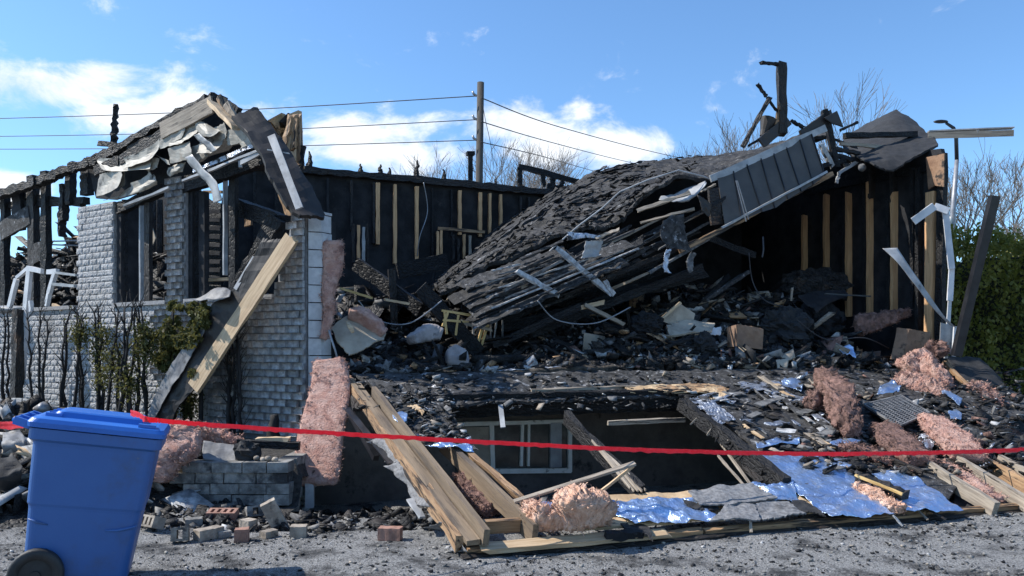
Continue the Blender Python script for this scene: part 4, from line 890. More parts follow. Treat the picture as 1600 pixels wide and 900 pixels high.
# left wing rubble
lv = []; nu, nw = 190, 60
def lz(s_, d):
    p = V((s_, d, 3)); return 1.35 * sstep(4.0, 4.9, s_) * sstep(.9, 2.3, d) * (1 + .35 * mn.noise(p * 1.3)) + 1.45 + .5 * sstep(.3, 1.8, d) + .18 * fbm(p * 1.7, 3) + .10 * fbm(p * 5, 2) + .04 * mn.noise(p * 14)
for j in range(nw + 1):
    for i in range(nu + 1):
        s_, d = -.0 + 11.5 * i / nu, .35 + 3.2 * j / nw; lv.append(tuple(Ls(s_, lz(s_, d), -d)))
a_ = np.arange(nu * nw); r_, c_ = a_ // nu, a_ % nu; b_ = r_ * (nu + 1) + c_
mkobj('rubble_heap', lv, np.stack([b_, b_ + 1, b_ + nu + 2, b_ + nu + 1], 1), HEAP, None, False, label='black burnt rubble behind the window openings of the brick wing', cat='rubble', kind='stuff')
chips('charred_litter', [tuple(Ls(s_, lz(s_, d) + R(0, .05), -d)) for s_, d in ((11 * R(0, 1) ** .75, R(.35, 3.2)) for _ in range(4600))], .04, .5, (.08, .5), (.05, .25), [CHAR, CHARB, ASHY, GRYASH, ASH, WOODC, ALU], [45, 12, 14, 6, 2, 2, 2], .6, label='burnt splinters lying in the brick wing behind its openings', cat='litter', kind='stuff')

# big single pieces in the heap ------------------------------------
BL_ = [
 ((655, 448), (748, 552), 1.0, .9, .2, .2, CHAR, 'thick black charred beam slanting down left of the ash pile', 'beam'),
 ((556, 412), (660, 486), 1.8, 1.2, .12, .18, CHAR, 'charred beam above the pink batt running down to the right', 'beam'),
 ((612, 418), (616, 512), 1.4, 1.4, .10, .10, CHARB, 'charred upright post standing in the heap with a scorched top', 'post'),
 ((620, 424), (700, 408), 3.0, 3.0, .06, .25, CHAR, 'long burnt board lying level in front of the back wall', 'board'),
 ((770, 540), (908, 478), .7, .6, .07, .09, CHAR, 'thin charred rafter rising right from the yellow frame', 'rafter'),
 ((700, 470), (722, 432), 1.8, 1.8, .06, .05, WOODG, 'short grey plank leaning at the low tip of the collapsed roof', 'plank'),
 ((530, 450), (582, 466), 1.0, 1.0, .05, .03, YELW, 'sunlit splintered stick left of the charred upright post', 'stick'),
 ((600, 468), (640, 475), .9, .9, .04, .03, WOOD, 'sunlit splinter crossing in front of the charred upright post', 'stick'),
 ((912, 476), (976, 508), .6, .55, .09, .05, WOODG, 'grey board with a pale split end below the roof rafters', 'board'),
 ((902, 482), (944, 472), .6, .7, .04, .06, WOOD, 'pale split wood wedge lying over the grey board end', 'wedge'),
 ((1058, 553), (1122, 562), .25, .25, .05, .05, WOODG, 'grey plank on the floor edge under the triangular board', 'plank'),
 ((1086, 564), (1298, 575), .12, .12, .08, .035, WOODC, 'long scorched floor edge plank in front of the cardboard box', 'plank'),
 ((1120, 556), (1140, 552), .3, .3, .08, .08, ALU, 'small pale block on the long scorched plank', 'block'),
 ((960, 592), (1094, 586), .06, .06, .06, .06, WOODC, 'scorched plank beside the rolled woven mat', 'plank'),
 ((960, 455), (1036, 448), 1.4, 1.4, .05, .16, SOOT, 'dull grey board lying level under the roof ledger', 'board'),
 ((1180, 400), (1108, 372), 1.2, 1.0, .05, .10, CHAR, 'charred board sagging under the soffit panels', 'board'),
 ((1100, 470), (1170, 424), 1.0, 1.2, .07, .05, ASHY, 'ash grey stick rising towards the right wall studs', 'stick'),
 ((1236, 470), (1238, 448), .8, .8, .02, .03, WOODG, 'small pale stick standing upright in the rubble', 'stick'),
 ((1288, 459), (1362, 463), .6, .6, .03, .02, BLACKM, 'thin black rod sticking out before the right wall studs', 'rod'),
 ((652, 465), (735, 498), 1.6, 1.2, .05, .06, CHAR, 'charred lath over the yellow frame', 'lath'),
 ((702, 500), (770, 516), .9, .8, .05, .04, WOODG, 'grey stick lying along the top of the yellow frame', 'stick'),
 ((1068, 590), (1142, 600), .12, .02, .05, .03, PLY, 'pale torn strip at the top edge of the fallen wall', 'strip'),
]
for a, b, w0, w1, wd, t_, m, lb, ct in BL_:
    nm = {'beam': 'charred_beam', 'post': 'charred_post', 'board': 'burnt_board', 'rafter': 'charred_rafter', 'stick': 'burnt_stick', 'plank': 'scorched_plank'}.get(ct, 'burnt_' + ct)
    board(nm, W(*a, w0), W(*b, w1), wd, t_, m, None, seg=10, jit=.008 if m in (CHAR, CHARB, ASHY) else .003, rag=.03, label=lb, cat=ct)
# yellow scorched frame with thin slats
yf = thing('wooden_rack', 'scorched yellow wooden rack with thin slats in the rubble', 'rack', W(740, 540, .9))
for a, b in (((690, 485), (768, 498)), ((692, 500), (762, 506)), ((694, 484), (698, 522)), ((758, 498), (746, 538)), ((764, 500), (752, 540)), ((700, 486), (692, 510)), ((716, 492), (712, 524))):
    board('rail', W(*a, .85), W(*b, .85), .03, .03, YELW, yf, seg=3, jit=.003)
for k in range(8): x = 722 + k * 9; board('slat', W(x, 500, .95), W(x - R(0, 6), 534, .95), .03, .02, GRYASH if k % 2 else ALU, yf, seg=3, jit=.005)
# cushion, can, pipe and panel with pink insulation at the left end of the floor
batt([W(703, 545, .3), W(714, 560, .25), W(728, 576, .2)], [.12, .30, .10], .22, U, 5, .012, 4).build('grey_cushion', CLOTH, None, True, label='dusty grey cushion leaning on the floor edge beside the black beam', cat='cushion')
batt([W(640, 532, .5), W(672, 520, .6), W(690, 524, .6)], [.12, .22, .14], .2, Z, 6, .02, 6).build('cloth_bundle', CLOTH, None, True, label='pale folded cloth bundle behind the grey cushion', cat='bundle')
board('fallen_post', W(679, 578, .2), W(686, 540, .3), .08, .08, BLACKM, None, seg=4, jit=.006, label='short dark stub standing between the cushion and the cloth bundle', cat='post')
sheet([[W(516, 512, .35), W(550, 492, .5), W(604, 520, .45)], [W(528, 534, .2), W(560, 520, .3), W(600, 530, .3)], [W(546, 554, .12), W(566, 548, .15), W(590, 532, .2)]], 14, 18, .02, .012, 4, .04, 61, .015).build('wall_panel', TAN, None, False, label='dusty tan wall panel tipped over under a pink batt', cat='panel')
batt([W(546, 486, .45), W(575, 500, .4), W(602, 522, .35)], [.14, .2, .12], .14, V((0, -.6, 1)), 7, .03, 8).build('insulation_batt', PINK, None, True, label='pink insulation batt lying on top of the tipped tan panel', cat='insulation', group='torn insulation')
batt([W(542, 502, .2), W(547, 510, .1), W(552, 520, .08)], [.03, .06, .04], .02, U, 8, .004, 9, 16, 12).build('pale_scrap', WOOD, None, True, label='curled pale scrap hanging over the tipped tan panel', cat='scrap')
MB().tube([W(514, 516, .05), W(518, 530, .0), W(524, 548, -.03), W(530, 572, -.02)], .012, 6).build('bent_cable', GALV, None, True, label='thin bent grey cable hanging beside the wall end', cat='cable')
# rolled mat along the floor edge
batt([W(735, 592, .02), W(800, 588, .02), W(880, 583, .02), W(962, 580, .02)], .16, .17, Z, 11, .012, 5, 80, 20).build('rolled_mat', MESHB, None, True, label='long rolled woven mat lying along the front floor edge', cat='mat')
sheet([[W(735, 584, -.02), W(810, 578, -.02), W(890, 574, -.02)], [W(742, 580, .08), W(815, 574, .08), W(895, 571, .08)]], 6, 40, .006, .02, 6, .05, 62).build('mat_cover', FOILG, None, True, label='pale crumpled foil edge on top of the rolled mat', cat='foil')
# boxes and boards on the right side of the heap
def crate(name, px, py, w_, sx, sy, sz, rot, tilt, m, lb, ct, amp=.012):
    b = MB(); q_ = lambda: V((R(-1, 1), R(-1, 1), R(-1, 1))) * .03
    lo_ = [V((i * sx, j * sy, -sz)) + q_() for i, j in ((-1, -1), (1, -1), (1, 1), (-1, 1))]; hi_ = [p + V((0, 0, 2 * sz)) + q_() for p in lo_]
    for a0, a1 in ((0, 1), (1, 2), (2, 3), (3, 0)): sheet([[lo_[a0], lo_[a1]], [hi_[a0], hi_[a1]]], 6, 8, .004, .015, 6, 0, a0, mb=b)
    sheet([[hi_[0], hi_[1]], [hi_[3], hi_[2]]], 6, 8, .004, .02, 6, .06, 9, mb=b); o = b.build(name, m, None, False, label=lb, cat=ct)
    o.rotation_euler = (tilt, tilt * .6, rot); o.location = W(px, py, w_); return o
crate('cardboard_box', 1160, 545, .35, .20, .14, .15, .3, .1, CARD, 'scorched brown cardboard box on the floor edge right of the triangular board', 'box')
crate('cardboard_box', 1416, 565, .1, .20, .10, .22, .5, .15, CARD, 'brown cardboard sheet box standing before the right wall corner', 'box')
MB().prism([W(x, y, .7) for x, y in ((1031, 500), (1062, 474), (1086, 490), (1084, 500), (1050, 508))], N * .03 + Z * .01).build('triangular_board', TAN, None, False, label='triangular torn tan board with a bright edge on the heap', cat='board')
board('bright_edge', W(1030, 501, .66), W(1063, 473, .66), .05, .03, WOOD, None, seg=4, jit=.005, label='bright split edge strip along the triangular board', cat='strip')
sheet([[W(1040, 508, .6), W(1080, 500, .7), W(1118, 505, .6)], [W(1046, 524, .4), W(1080, 520, .4), W(1112, 518, .4)]], 8, 20, .03, .02, 6, .1, 63, .02).build('torn_board', TAN, None, False, label='flat torn tan board lying below the triangular one', cat='board')
sheet([[W(1104, 512, .5), W(1128, 510, .5)], [W(1108, 522, .45), W(1126, 524, .45)]], 6, 8, .01, .02, 6, .05, 64, .02).build('pale_scrap', WHITE, None, False, label='small pale sheet scrap between the tan boards and the cardboard box', cat='scrap')
for k, (px, py, w_, s_, m, lb) in enumerate(((1010, 510, .5, .22, CHAR, 'round black charred bundle left of the triangular board'), (1095, 540, .4, .20, FELT, 'black melted bag under the torn tan board'), (1225, 520, .9, .42, FELT, 'large dark ash covered mound before the studs'), (1280, 505, 1.2, .38, SOOT, 'dull dark mound right of the pale upright stick'), (1215, 555, .3, .14, BLACKM, 'round black melted lump near the floor edge plank'))):
    lump(W(px, py, w_), s_, s_ * .8, s_ * .85, 20 + k, .3, 2.6, 40, 26).build('melted_bundle', m, None, False, label=lb, cat='bundle')
lump(W(1272, 448, 1.8), .55, .3, .3, 28, .3).build('soot_mound', HEAP, None, False, label='soot black mound at the foot of the studs on the right wall', cat='mound')
sheet([[W(1246, 462, .9), W(1280, 454, 1.0), W(1322, 452, 1.0)], [W(1262, 478, .8), W(1290, 470, .8), W(1322, 464, .9)], [W(1272, 480, .7), W(1276, 490, .7), W(1284, 470, .8)]], 10, 14, .015, .02, 5, .06, 65, .02).build('burnt_sheet', SOOT, None, False, label='burnt grey sheet bent over the rubble before the studs', cat='sheet')
sheet([[W(1312, 544, .2), W(1324, 538, .25), W(1334, 542, .2)], [W(1318, 556, .1), W(1328, 554, .12), W(1338, 560, .1)]], 10, 10, .004, .03, 9, .1, 66, .01).build('foil_scrap', FOIL, None, True, label='bright crumpled blue foil scrap in the rubble left of the cardboard', cat='foil')
sheet([[W(1213, 562, .02), W(1232, 560, .02)], [W(1214, 580, -.05), W(1230, 574, -.05)], [W(1212, 592, -.06), W(1222, 590, -.06)]], 10, 8, .008, .02, 6, .1, 67).build('torn_scrap', TAN, None, True, label='pale torn flap hanging over the long floor edge plank', cat='scrap')
board('hanging_peg', W(1142, 566, .0), W(1137, 590, -.04), .05, .03, WHITE, None, seg=3, jit=.004, label='short pale peg hanging from the long floor edge plank', cat='peg')

# ------------------------------------------------------------------ insulation
INS = [
 ('tall pink insulation batt leaning on the house corner', [P(514, 562, 8.45), P(516, 610, 8.2), P(500, 690, 7.75), P(494, 758, 7.45)], [.36, .46, .50, .46], .14, (1, .1, 0), PINK, .013, 80),
 ('narrow pink batt hanging down beside the stacked concrete blocks', [W(519, 376, .2), W(520, 415, .2), W(513, 460, .15), W(514, 490, .15), W(506, 530, .15)], [.28, .24, .15, .13, .08], .12, (1, .2, 0), PINK, .018, 60),
 ('peach coloured insulation clump at the left of the plate along the road', [FP(872, 800, .10), FP(905, 796, .16), FP(950, 800, .08)], [.20, .30, .16], .24, (.1, -.4, 1), PINKO, .06, 60),
 ('small peach insulation tuft beside the end of the bare stud', [FP(824, 800, .06), FP(850, 812, .08), FP(880, 815, .05)], [.12, .18, .12], .12, (.1, -.4, 1), PINKO, .045, 46),
 ('pink insulation chunk behind the right edge of the blue bin', [P(252, 752, 6.9), P(258, 715, 6.9), P(284, 690, 7.0), P(270, 668, 7.1)], [.16, .34, .36, .12], .22, (1, 0, -.2), PINK, .04, 50),
 ('small pink tuft lying on the little stone wall', [P(312, 672, 7.6), P(335, 680, 7.5), P(374, 690, 7.4)], [.10, .16, .06], .12, (0, -.5, 1), PINK, .03, 40),
 ('smoke browned insulation clump at the top right of the fallen wall', [FP(1285, 588, .25), FP(1305, 610, .25), FP(1320, 650, .18), FP(1335, 678, .10)], [.20, .32, .26, .12], .26, (1, .3, 0), PINKB, .07, 60),
 ('smoke browned insulation tuft left of the larger brown clump', [FP(1262, 632, .12), FP(1290, 625, .15), FP(1312, 632, .1)], [.14, .26, .2], .22, (0, .3, 1), PINKB, .06, 40),
 ('large pink batt below the red tape right of the metal grille', [FP(1452, 655, .12), FP(1488, 685, .12), FP(1516, 716, .08)], [.28, .42, .34], .16, (1, .3, 0), PINK, .035, 50),
 ('dull pink batt left of the large one and under the grille', [FP(1378, 668, .10), FP(1402, 690, .10), FP(1442, 724, .06)], [.26, .40, .34], .18, (1, .3, 0), PINKB, .035, 50),
 ('pink insulation heap below the right wall corner', [P(1412, 580, 10.6), P(1440, 572, 10.6), P(1478, 612, 10.2)], [.26, .40, .24], .3, (0, .3, 1), PINK, .06, 50),
 ('lilac pink strip of insulation sliding down from the corner heap', [P(1398, 590, 10.2), P(1440, 602, 10.0), P(1475, 620, 9.8)], [.16, .26, .18], .14, (0, .3, 1), PINK, .045, 46),
 ('pink tuft caught on the white corner trim', [P(1448, 560, 10.8), P(1465, 542, 10.8), P(1472, 555, 10.7)], [.2, .26, .14], .14, (1, 0, .2), PINKB, .04, 36),
 ('twisted pink strand hanging over the black sheet by the hedge', [P(1514, 602, 9.9), P(1540, 610, 9.9), P(1545, 655, 9.7)], [.07, .15, .12], .08, (1, .3, .3), PINK, .03, 40),
 ('lower twisted pink strand reaching the right picture edge', [P(1568, 642, 9.6), P(1574, 672, 9.5), P(1600, 690, 9.4)], [.12, .16, .12], .08, (1, .3, .3), PINK, .03, 40),
 ('thin pink strand between the two twisted ones', [P(1546, 610, 9.9), P(1558, 625, 9.8), P(1566, 642, 9.7)], [.08, .08, .05], .06, (1, .3, .3), PINK, .025, 30),
 ('pink insulation inside the house before the right wall studs', [W(1340, 510, .5), W(1372, 502, .5), W(1418, 488, .5)], [.30, .26, .1], .22, (0, 0, 1), PINKB, .05, 46),
 ('peach insulation packed in the gap between the blue foil sheets', [FP(1340, 760, .03), FP(1370, 778, .03), FP(1412, 798, .03)], [.10, .18, .12], .1, (1, .3, 0), PINKO, .035, 46),
 ('pink insulation between the bare studs at lower right', [FP(1480, 728, .0), FP(1515, 755, .0), FP(1560, 784, -.02)], [.16, .2, .14], .1, (1, .3, 0), PINK, .03, 46),
 ('dull pink insulation showing just under the tape in the middle right', [FP(1310, 700, .03), FP(1350, 706, .05), FP(1392, 722, .03)], [.14, .22, .18], .1, (1, .3, 0), PINKB, .03, 40),
 ('pink wad in the dark gap behind the bare stud', [FP(722, 745, -.12), FP(742, 775, -.12), FP(770, 800, -.12)], [.14, .2, .14], .12, (1, .3, 0), PINKB, .04, 36)]
for k, (lb, path, wid, th, sd, m, am, rg) in enumerate(INS):
    batt(path, [x * .92 for x in wid], th * .72, sd, 30 + k, am * .95, 9, int(rg * 1.7), 52, fuzz=900 if m is PINKO else 2000).build('insulation_batt', m, None, True, label=lb, cat='insulation', group='torn insulation')

# metal grille lying on the fallen wall
gq = [FP(1350, 632, .12), FP(1408, 618, .14), FP(1452, 645, .12), FP(1404, 666, .12)]
gr = thing('vent_grille', 'grey perforated metal grille lying on the fallen wall', 'grille', gq[3])
for a, b in ((0, 1), (1, 2), (2, 3), (3, 0)): board('grille_frame', gq[a], gq[b], .02, .02, PANM, gr, up=nF)
for k in range(1, 16): f = k / 16; board('grille_bar', gq[0].lerp(gq[3], f), gq[1].lerp(gq[2], f), .012, .012, PANM, gr, up=nF)
for k in range(1, 9): f = k / 9; board('grille_bar', gq[0].lerp(gq[1], f), gq[3].lerp(gq[2], f), .012, .010, PANM, gr, up=nF)
MB().prism([q - nF * .03 for q in gq], -nF * .008).build('backing_sheet', SOOT, gr)
# black tar sheet sliding down by the hedge
sheet([[P(1478, 556, 11.2), P(1530, 560, 11.3), P(1556, 580, 11.3)], [P(1500, 600, 10.4), P(1552, 606, 10.4), P(1590, 625, 10.4)], [P(1520, 680, 9.3), P(1580, 690, 9.3), P(1640, 700, 9.3)], [P(1560, 730, 8.5), P(1620, 740, 8.5), P(1690, 745, 8.5)]], 24, 20, .02, .05, 3, .05, 71, .03).build('tar_sheet', FELT, None, True, label='black tar paper sheet sloping down beside the hedge', cat='tar paper')
board('slanting_board', P(1476, 566, 10.9), P(1512, 604, 10.3), .06, .05, WOODC, None, seg=5, jit=.005, label='scorched board along the top edge of the black tar sheet', cat='board')
chips('wall_litter', [tuple(FP(x, y, R(.01, .06))) for x, y in ((R(1250, 1600), R(575, 740)) for _ in range(1500)) if True], .02, .16, (.2, .8), (.04, .3), [CHAR, CHARB, ASHY, GRYASH, ASH, PINKB, FOILG, WOODG], [40, 14, 16, 8, 4, 6, 2.5, 4], .4, label='black and grey scraps strewn over the right of the fallen wall', cat='litter', kind='stuff')
chips('wall_litter', [tuple(FP(x, y, R(.01, .04))) for x, y in ((R(560, 1300), R(582, 640)) for _ in range(900))], .015, .11, (.2, .9), (.04, .3), [CHAR, ASHY, GRYASH, ASH, WOODG], [40, 20, 12, 6, 2], .35, label='ash flakes on the upper strip of the fallen wall', cat='litter', kind='stuff')

chips('wall_litter', [tuple(FP(x, y, R(.05, .10))) for x, y in ((R(0, 1), R(0, 1)) for _ in range(420)) for x, y in [(588 + 105 * x * (1 - .25 * y) + 66 * y, 600 + 90 * y)]], .015, .12, (.2, .9), (.04, .3), [CHAR, ASHY, GRYASH, ASH, WOODG, FOILG], [30, 20, 14, 8, 4, 2], .3, label='ash and splinters on the left sheathing beside the end studs', cat='litter', kind='stuff')
# ------------------------------------------------------------------ bent trim and poles at the right corner
tr = thing('corner_trim', 'bent white corner trim dangling from the right wall', 'trim', P(1484, 556, 11.0))
for a, b, wd in (((1427, 346), (1460, 322), .11), ((1460, 322), (1482, 330), .10), ((1477, 328), (1487, 420), .09), ((1487, 420), (1484, 470), .08), ((1484, 468), (1478, 560), .05)):
    board('trim_strip', P(*a, 11.0), P(*b, 10.95), wd, .02, WHITE, tr, up=V((0, -1, 0)), seg=3, jit=.002)
MB().prism([P(x, y, 10.9) for x, y in ((1470, 504), (1494, 510), (1492, 556), (1468, 548))], V((.01, .03, 0))).build('trim_panel', ALU, tr)
board('trim_strip', P(1493, 510, 10.85), P(1490, 557, 10.85), .05, .03, WHITE, tr, up=V((0, -1, 0)))
sheet([[P(1379, 388, 10.8), P(1402, 387, 10.8)], [P(1404, 412, 10.7), P(1424, 420, 10.7)], [P(1432, 448, 10.65), P(1450, 458, 10.65)], [P(1458, 482, 10.65), P(1474, 492, 10.65)], [P(1484, 508, 10.7), P(1494, 512, 10.7)]], 24, 6, .006, .006, 4, 0, 81).build('siding_strip', ALU, None, True, label='curved grey siding strip leaning against the white corner trim', cat='siding')
board('black_pole', P(1494, 556, 10.6), P(1554, 306, 10.2), .11, .09, BLACKM, None, up=V((0, -1, 0)), seg=6, jit=.003, label='long black metal downpipe leaning right in front of the hedge', cat='downpipe')
# clutter in the far left room and more hanging bits on the right
lp_ = []
for _ in range(380): s_, d = R(3.0, 10.5), R(.5, 2.8); lp_.append(tuple(Ls(s_, lz(s_, d) + R(0, .3), -d)))
chips('burnt_sticks', lp_, .3, 1.3, (.04, .12), (.03, .07), [CHAR, CHARB, ASHY, SOOT, GALV], [50, 20, 10, 20, 1], .6, label='tangle of charred sticks inside the far left room', cat='sticks', kind='stuff')
for k, (pts, w_, lb) in enumerate((([(1170, 395), (1176, 440), (1196, 470), (1230, 480)], .8, 'thin black cable drooping from the soffit into the heap'), ([(840, 470), (870, 500), (930, 505), (985, 480)], .4, 'thin grey cable looping under the roof rafters'),
                                   ([(560, 470), (590, 500), (640, 505), (690, 470)], .7, 'thin grey cable sagging before the charred upright post'), ([(1245, 500), (1290, 530), (1350, 528), (1390, 545)], .3, 'thin black cable snaking across the rubble towards the cardboard'), ([(662, 285), (668, 330), (656, 370), (652, 400)], 4.8, 'thin pale cable hanging down the back wall'))):
    q = [W(x, y, w_ + .1 * (i % 2)) for i, (x, y) in enumerate(pts)]
    MB().tube([cr(q, i / 24) for i in range(25)], .009, 6).build('loose_cable', GALV if 'grey' in lb or 'pale' in lb else WIREM, None, True, label=lb, cat='cable', group='loose cables in the ruin')
# ------------------------------------------------------------------ left side: planks, frame, shrubs, stone wall
lp = thing('leaning_plank', 'long raw timber plank leaning against the brick wall corner', 'plank', L(295, 610, .75))
board('plank_face', L(303, 606, 0.450), L(456, 372, 0.190), .20, .045, WOOD, lp, up=nL, seg=12, jit=.003, rag=.02)
board('plank_edge', L(316, 596, 0.400), L(462, 372, 0.150), .07, .06, WOOD, lp, up=nL, seg=12, jit=.008, rag=.04)
sheet([[L(412, 372, 0.225), L(440, 372, 0.190)], [L(372, 440, 0.300), L(412, 440, 0.250)], [L(330, 478, 0.360), L(385, 500, 0.325)], [L(318, 520, 0.400), L(345, 560, 0.375)], [L(262, 590, 0.475), L(310, 600, 0.450)], [L(234, 642, 0.525), L(276, 640, 0.500)], [L(222, 672, 0.550), L(262, 676, 0.525)]], 40, 12, .02, .03, 3, .10, 91, .03).build('tarred_sheet', BROWNM, None, False, label='torn dark tarred sheet under the leaning raw plank', cat='sheet')
sheet([[L(322, 502, 0.420), L(318, 520, 0.430)], [L(284, 545, 0.480), L(296, 560, 0.480)], [L(256, 590, 0.530), L(272, 600, 0.530)], [L(236, 630, 0.575), L(248, 640, 0.575)], [L(230, 655, 0.600), L(238, 660, 0.600)]], 30, 8, .01, .02, 4, .12, 92, .02).build('grey_cladding', PANM, None, False, label='grey cladding strip lying on the torn dark tarred sheet', cat='cladding')
sheet([[L(330, 455, .3), L(346, 449, .3), L(362, 455, .3)], [L(304, 470, .45), L(330, 468, .5), L(358, 462, .4)]], 10, 14, .006, .03, 5, .06, 93).build('bent_sheet', PANM, None, True, label='bent pale metal sheet on the sill beside the leaning plank', cat='metal sheet')
board('roof_lath', L(368, 452, .3), L(398, 402, .2), .06, .02, ALU, None, up=nL, label='pale lath propped beside the top of the leaning plank', cat='lath')
board('roof_lath', L(318, 438, -.3), L(358, 436, -.3), .05, .04, WOOD, None, label='sunlit stick lying level in the right window opening', cat='stick')
for k, (a, b, wd, t_, lb) in enumerate((((436, 340), (378, 448), .16, .2, 'black charred roof edge draped over the wall above the leaning plank'), ((355, 318), (445, 350), .2, .2, 'black charred log lying across the right window opening'), ((398, 330), (440, 352), .05, .05, 'brown charred stick on the black log'), ((442, 345), (420, 420), .08, .12, 'charred board hanging at the broken wall end'))):
    board('charred_board', L(*a, -.35 + .15 * (k == 0)), L(*b, -.3 + .25 * (k == 0)), wd, t_, CHARB if k == 2 else CHAR, None, seg=10, jit=.015, rag=.04, label=lb, cat='board')
for k, (a, b, lb) in enumerate((((440, 300), (456, 345), 'scorched plywood strip standing behind the roof slab'), ((390, 318), (388, 355), 'pinkish board standing in the right window opening'))):
    board('scorched_board', L(*a, -.8), L(*b, -.8), .12, .03, WOODC, None, up=nL, seg=5, jit=.006, rag=.04, label=lb, cat='board')
df = thing('door_frame', 'bent white metal door frame standing before the left opening', 'door frame', L(30, 620, .45))
for a, b, wd in (((47, 416), (40, 486), .10), ((40, 486), (34, 600), .12), ((45, 419), (66, 424), .07), ((75, 425), (90, 424), .07), ((88, 426), (120, 430), .03), ((87, 426), (77, 458), .07), ((77, 458), (73, 478), .06), ((27, 434), (46, 418), .05), ((15, 480), (26, 436), .08), ((84, 444), (118, 447), .04), ((48, 470), (49, 487), .05), ((37, 598), (50, 596), .07)):
    board('frame_bar', L(*a, .4), L(*b, .4), wd, .05, WHITE if wd > .04 else ALU, df, up=nL, seg=3, jit=.003)
board('burnt_post', L(26, 625, .5), L(30, 482, .45), .14, .12, CHARB, None, up=nL, seg=8, jit=.012, rag=.04, label='burnt brown post beside the bent white door frame', cat='post')
board('sill_scrap', L(84, 476, .0), L(98, 484, .0), .06, .04, WOOD, None, label='short sunlit wood scrap on the sill of the left opening', cat='scrap')
lump(L(14, 484, .1), .35, .15, .06, 4, .3).build('ash_lump', ALU, None, True, label='crumpled pale lump on the sill at the left picture edge', cat='scrap')
# burnt cedars along the brick wall
order = ['first', 'second', 'third', 'fourth', 'fifth', 'sixth', 'seventh', 'eighth', 'ninth', 'tenth', 'eleventh', 'twelfth', 'thirteenth']
def stem(mb, a, b, r0, r1, wob=.03, n=8):
    pts = [a.lerp(b, i / n) + V((R(-1, 1), R(-1, 1), 0)) * wob * (i > 0) for i in range(n + 1)]
    mb.tube(pts, [r0 + (r1 - r0) * i / n for i in range(n + 1)], 6); return pts
SHR = [(7, 494, 2), (52, 500, 1), (70, 488, 2), (103, 488, 2), (122, 486, 3), (155, 484, 3), (178, 486, 2), (196, 482, 3), (208, 484, 2), (226, 482, 2), (292, 560, 2), (356, 540, 3), (372, 500, 2)]
for k, (x, yt, n) in enumerate(SHR):
    d = R(.45, .7) if x < 240 else R(.12, .2); base = L(x, 640 + x * .08, d); base.z = .33
    sh = thing('burnt_cedar', 'burnt black cedar stem clump, %s from the left along the brick wall' % order[k], 'burnt shrub', base, 'burnt cedars along the brick wall')
    tw = MB()
    for q in range(n):
        mb = MB(); b = base + dL * R(-.09, .09) + nL * R(-.08, .08); t = L(x + R(-9, 9), yt + R(-4, 30) * (q > 0), d)
        pts = stem(mb, b, t, R(.022, .036), .010, .022, 9); mb.build('trunk', BARKB, sh, True)
        for p in pts[1:]:
            for _ in range(4):
                a = R(0, 6.28); l = R(.08, .3); e = p + V((math.cos(a) * l * .5, math.sin(a) * l * .5, l * R(.3, 1.1)))
                tw.tube([p, p.lerp(e, .5) + V((R(-.02, .02), R(-.02, .02), .01)), e], [.005, .004, .002], 4)
    tw.build('twigs', BARKB, sh)
    if x in (155, 178, 196, 226, 122, 292):
        pts = []
        for _ in range({155: 3, 226: 4, 292: 4}.get(x, 2)):
            c = L(x + R(-8, 8), R(510, 610) if x != 292 else R(600, 660), d); pts += [tuple(c + V((rng.normal(0, .07), rng.normal(0, .06), rng.normal(0, .09)))) for _ in range(330)]
        v, f = leaves(pts, .035); mkobj('foliage', v, f, THUJA, sh)
for (cx, cy, wx, hy, n, lb) in ((274, 545, 42, 80, 15000, 'half green singed cedar shrub left of the torn tarred sheet'), (312, 490, 24, 28, 4000, 'small olive cedar top poking over the sill by the plank')):
    base = L(cx, 650, .22); base.z = .33
    sh = thing('cedar_shrub', lb, 'shrub', base)
    pts = []; tk = MB(); stem(tk, base, L(cx - 2, cy - hy * .8, .22), .035, .012, .02, 9); tk.build('trunk', BARKB, sh, True)
    while len(pts) < n:
        a, b = R(-1, 1), R(-1, 1); c = R(-1, 1)
        wd_ = (1 - ((b + .1) ** 2) * .75) * (.8 if b < 0 else 1)
        p = L(cx + a * wx * wd_, cy - b * hy, .32 + c * .22 * wd_)
        if mn.noise(p * 4.2) + .35 * mn.noise(p * 11) > -.02 + .35 * max(abs(a), abs(c)): pts.append(tuple(p + V((rng.normal(0, .015), 0, 0))))
    v, f = leaves(pts, .042); mkobj('foliage', v, f, THUJA, sh)
# little stone wall
sw = thing('stone_wall', 'low sooty stone garden wall in front of the brick wing', 'garden wall', V((-2.55, 7.1, 0)))
for r in range(4):
    x = -3.12 + (.12 if r % 2 else 0)
    while x < -2.06:
        wd = min(R(.22, .30), -2.03 - x)
        mb = MB(); z0 = r * .1
        mb.box(V((x + .004, 7.0 + R(-.006, .006) - (.02 if r == 3 else 0), z0 + .003)), V((wd - .008, 0, 0)), V((0, .2, 0)), V((0, 0, .094)))
        v = [V(q) for q in mb.v]; mb.v = [tuple(q + V((R(-1, 1), R(-1, 1), R(-1, 1))) * .004) for q in v]
        mb.build('stone_block', STONE, sw); x += wd
    y = 7.24
    while y < 8.5:
        mb = MB(); mb.box(V((-2.2, y, r * .1 + .003)), V((.17, 0, 0)), V((0, .27, 0)), V((0, 0, .094))); mb.build('stone_block', STONE, sw); y += .278
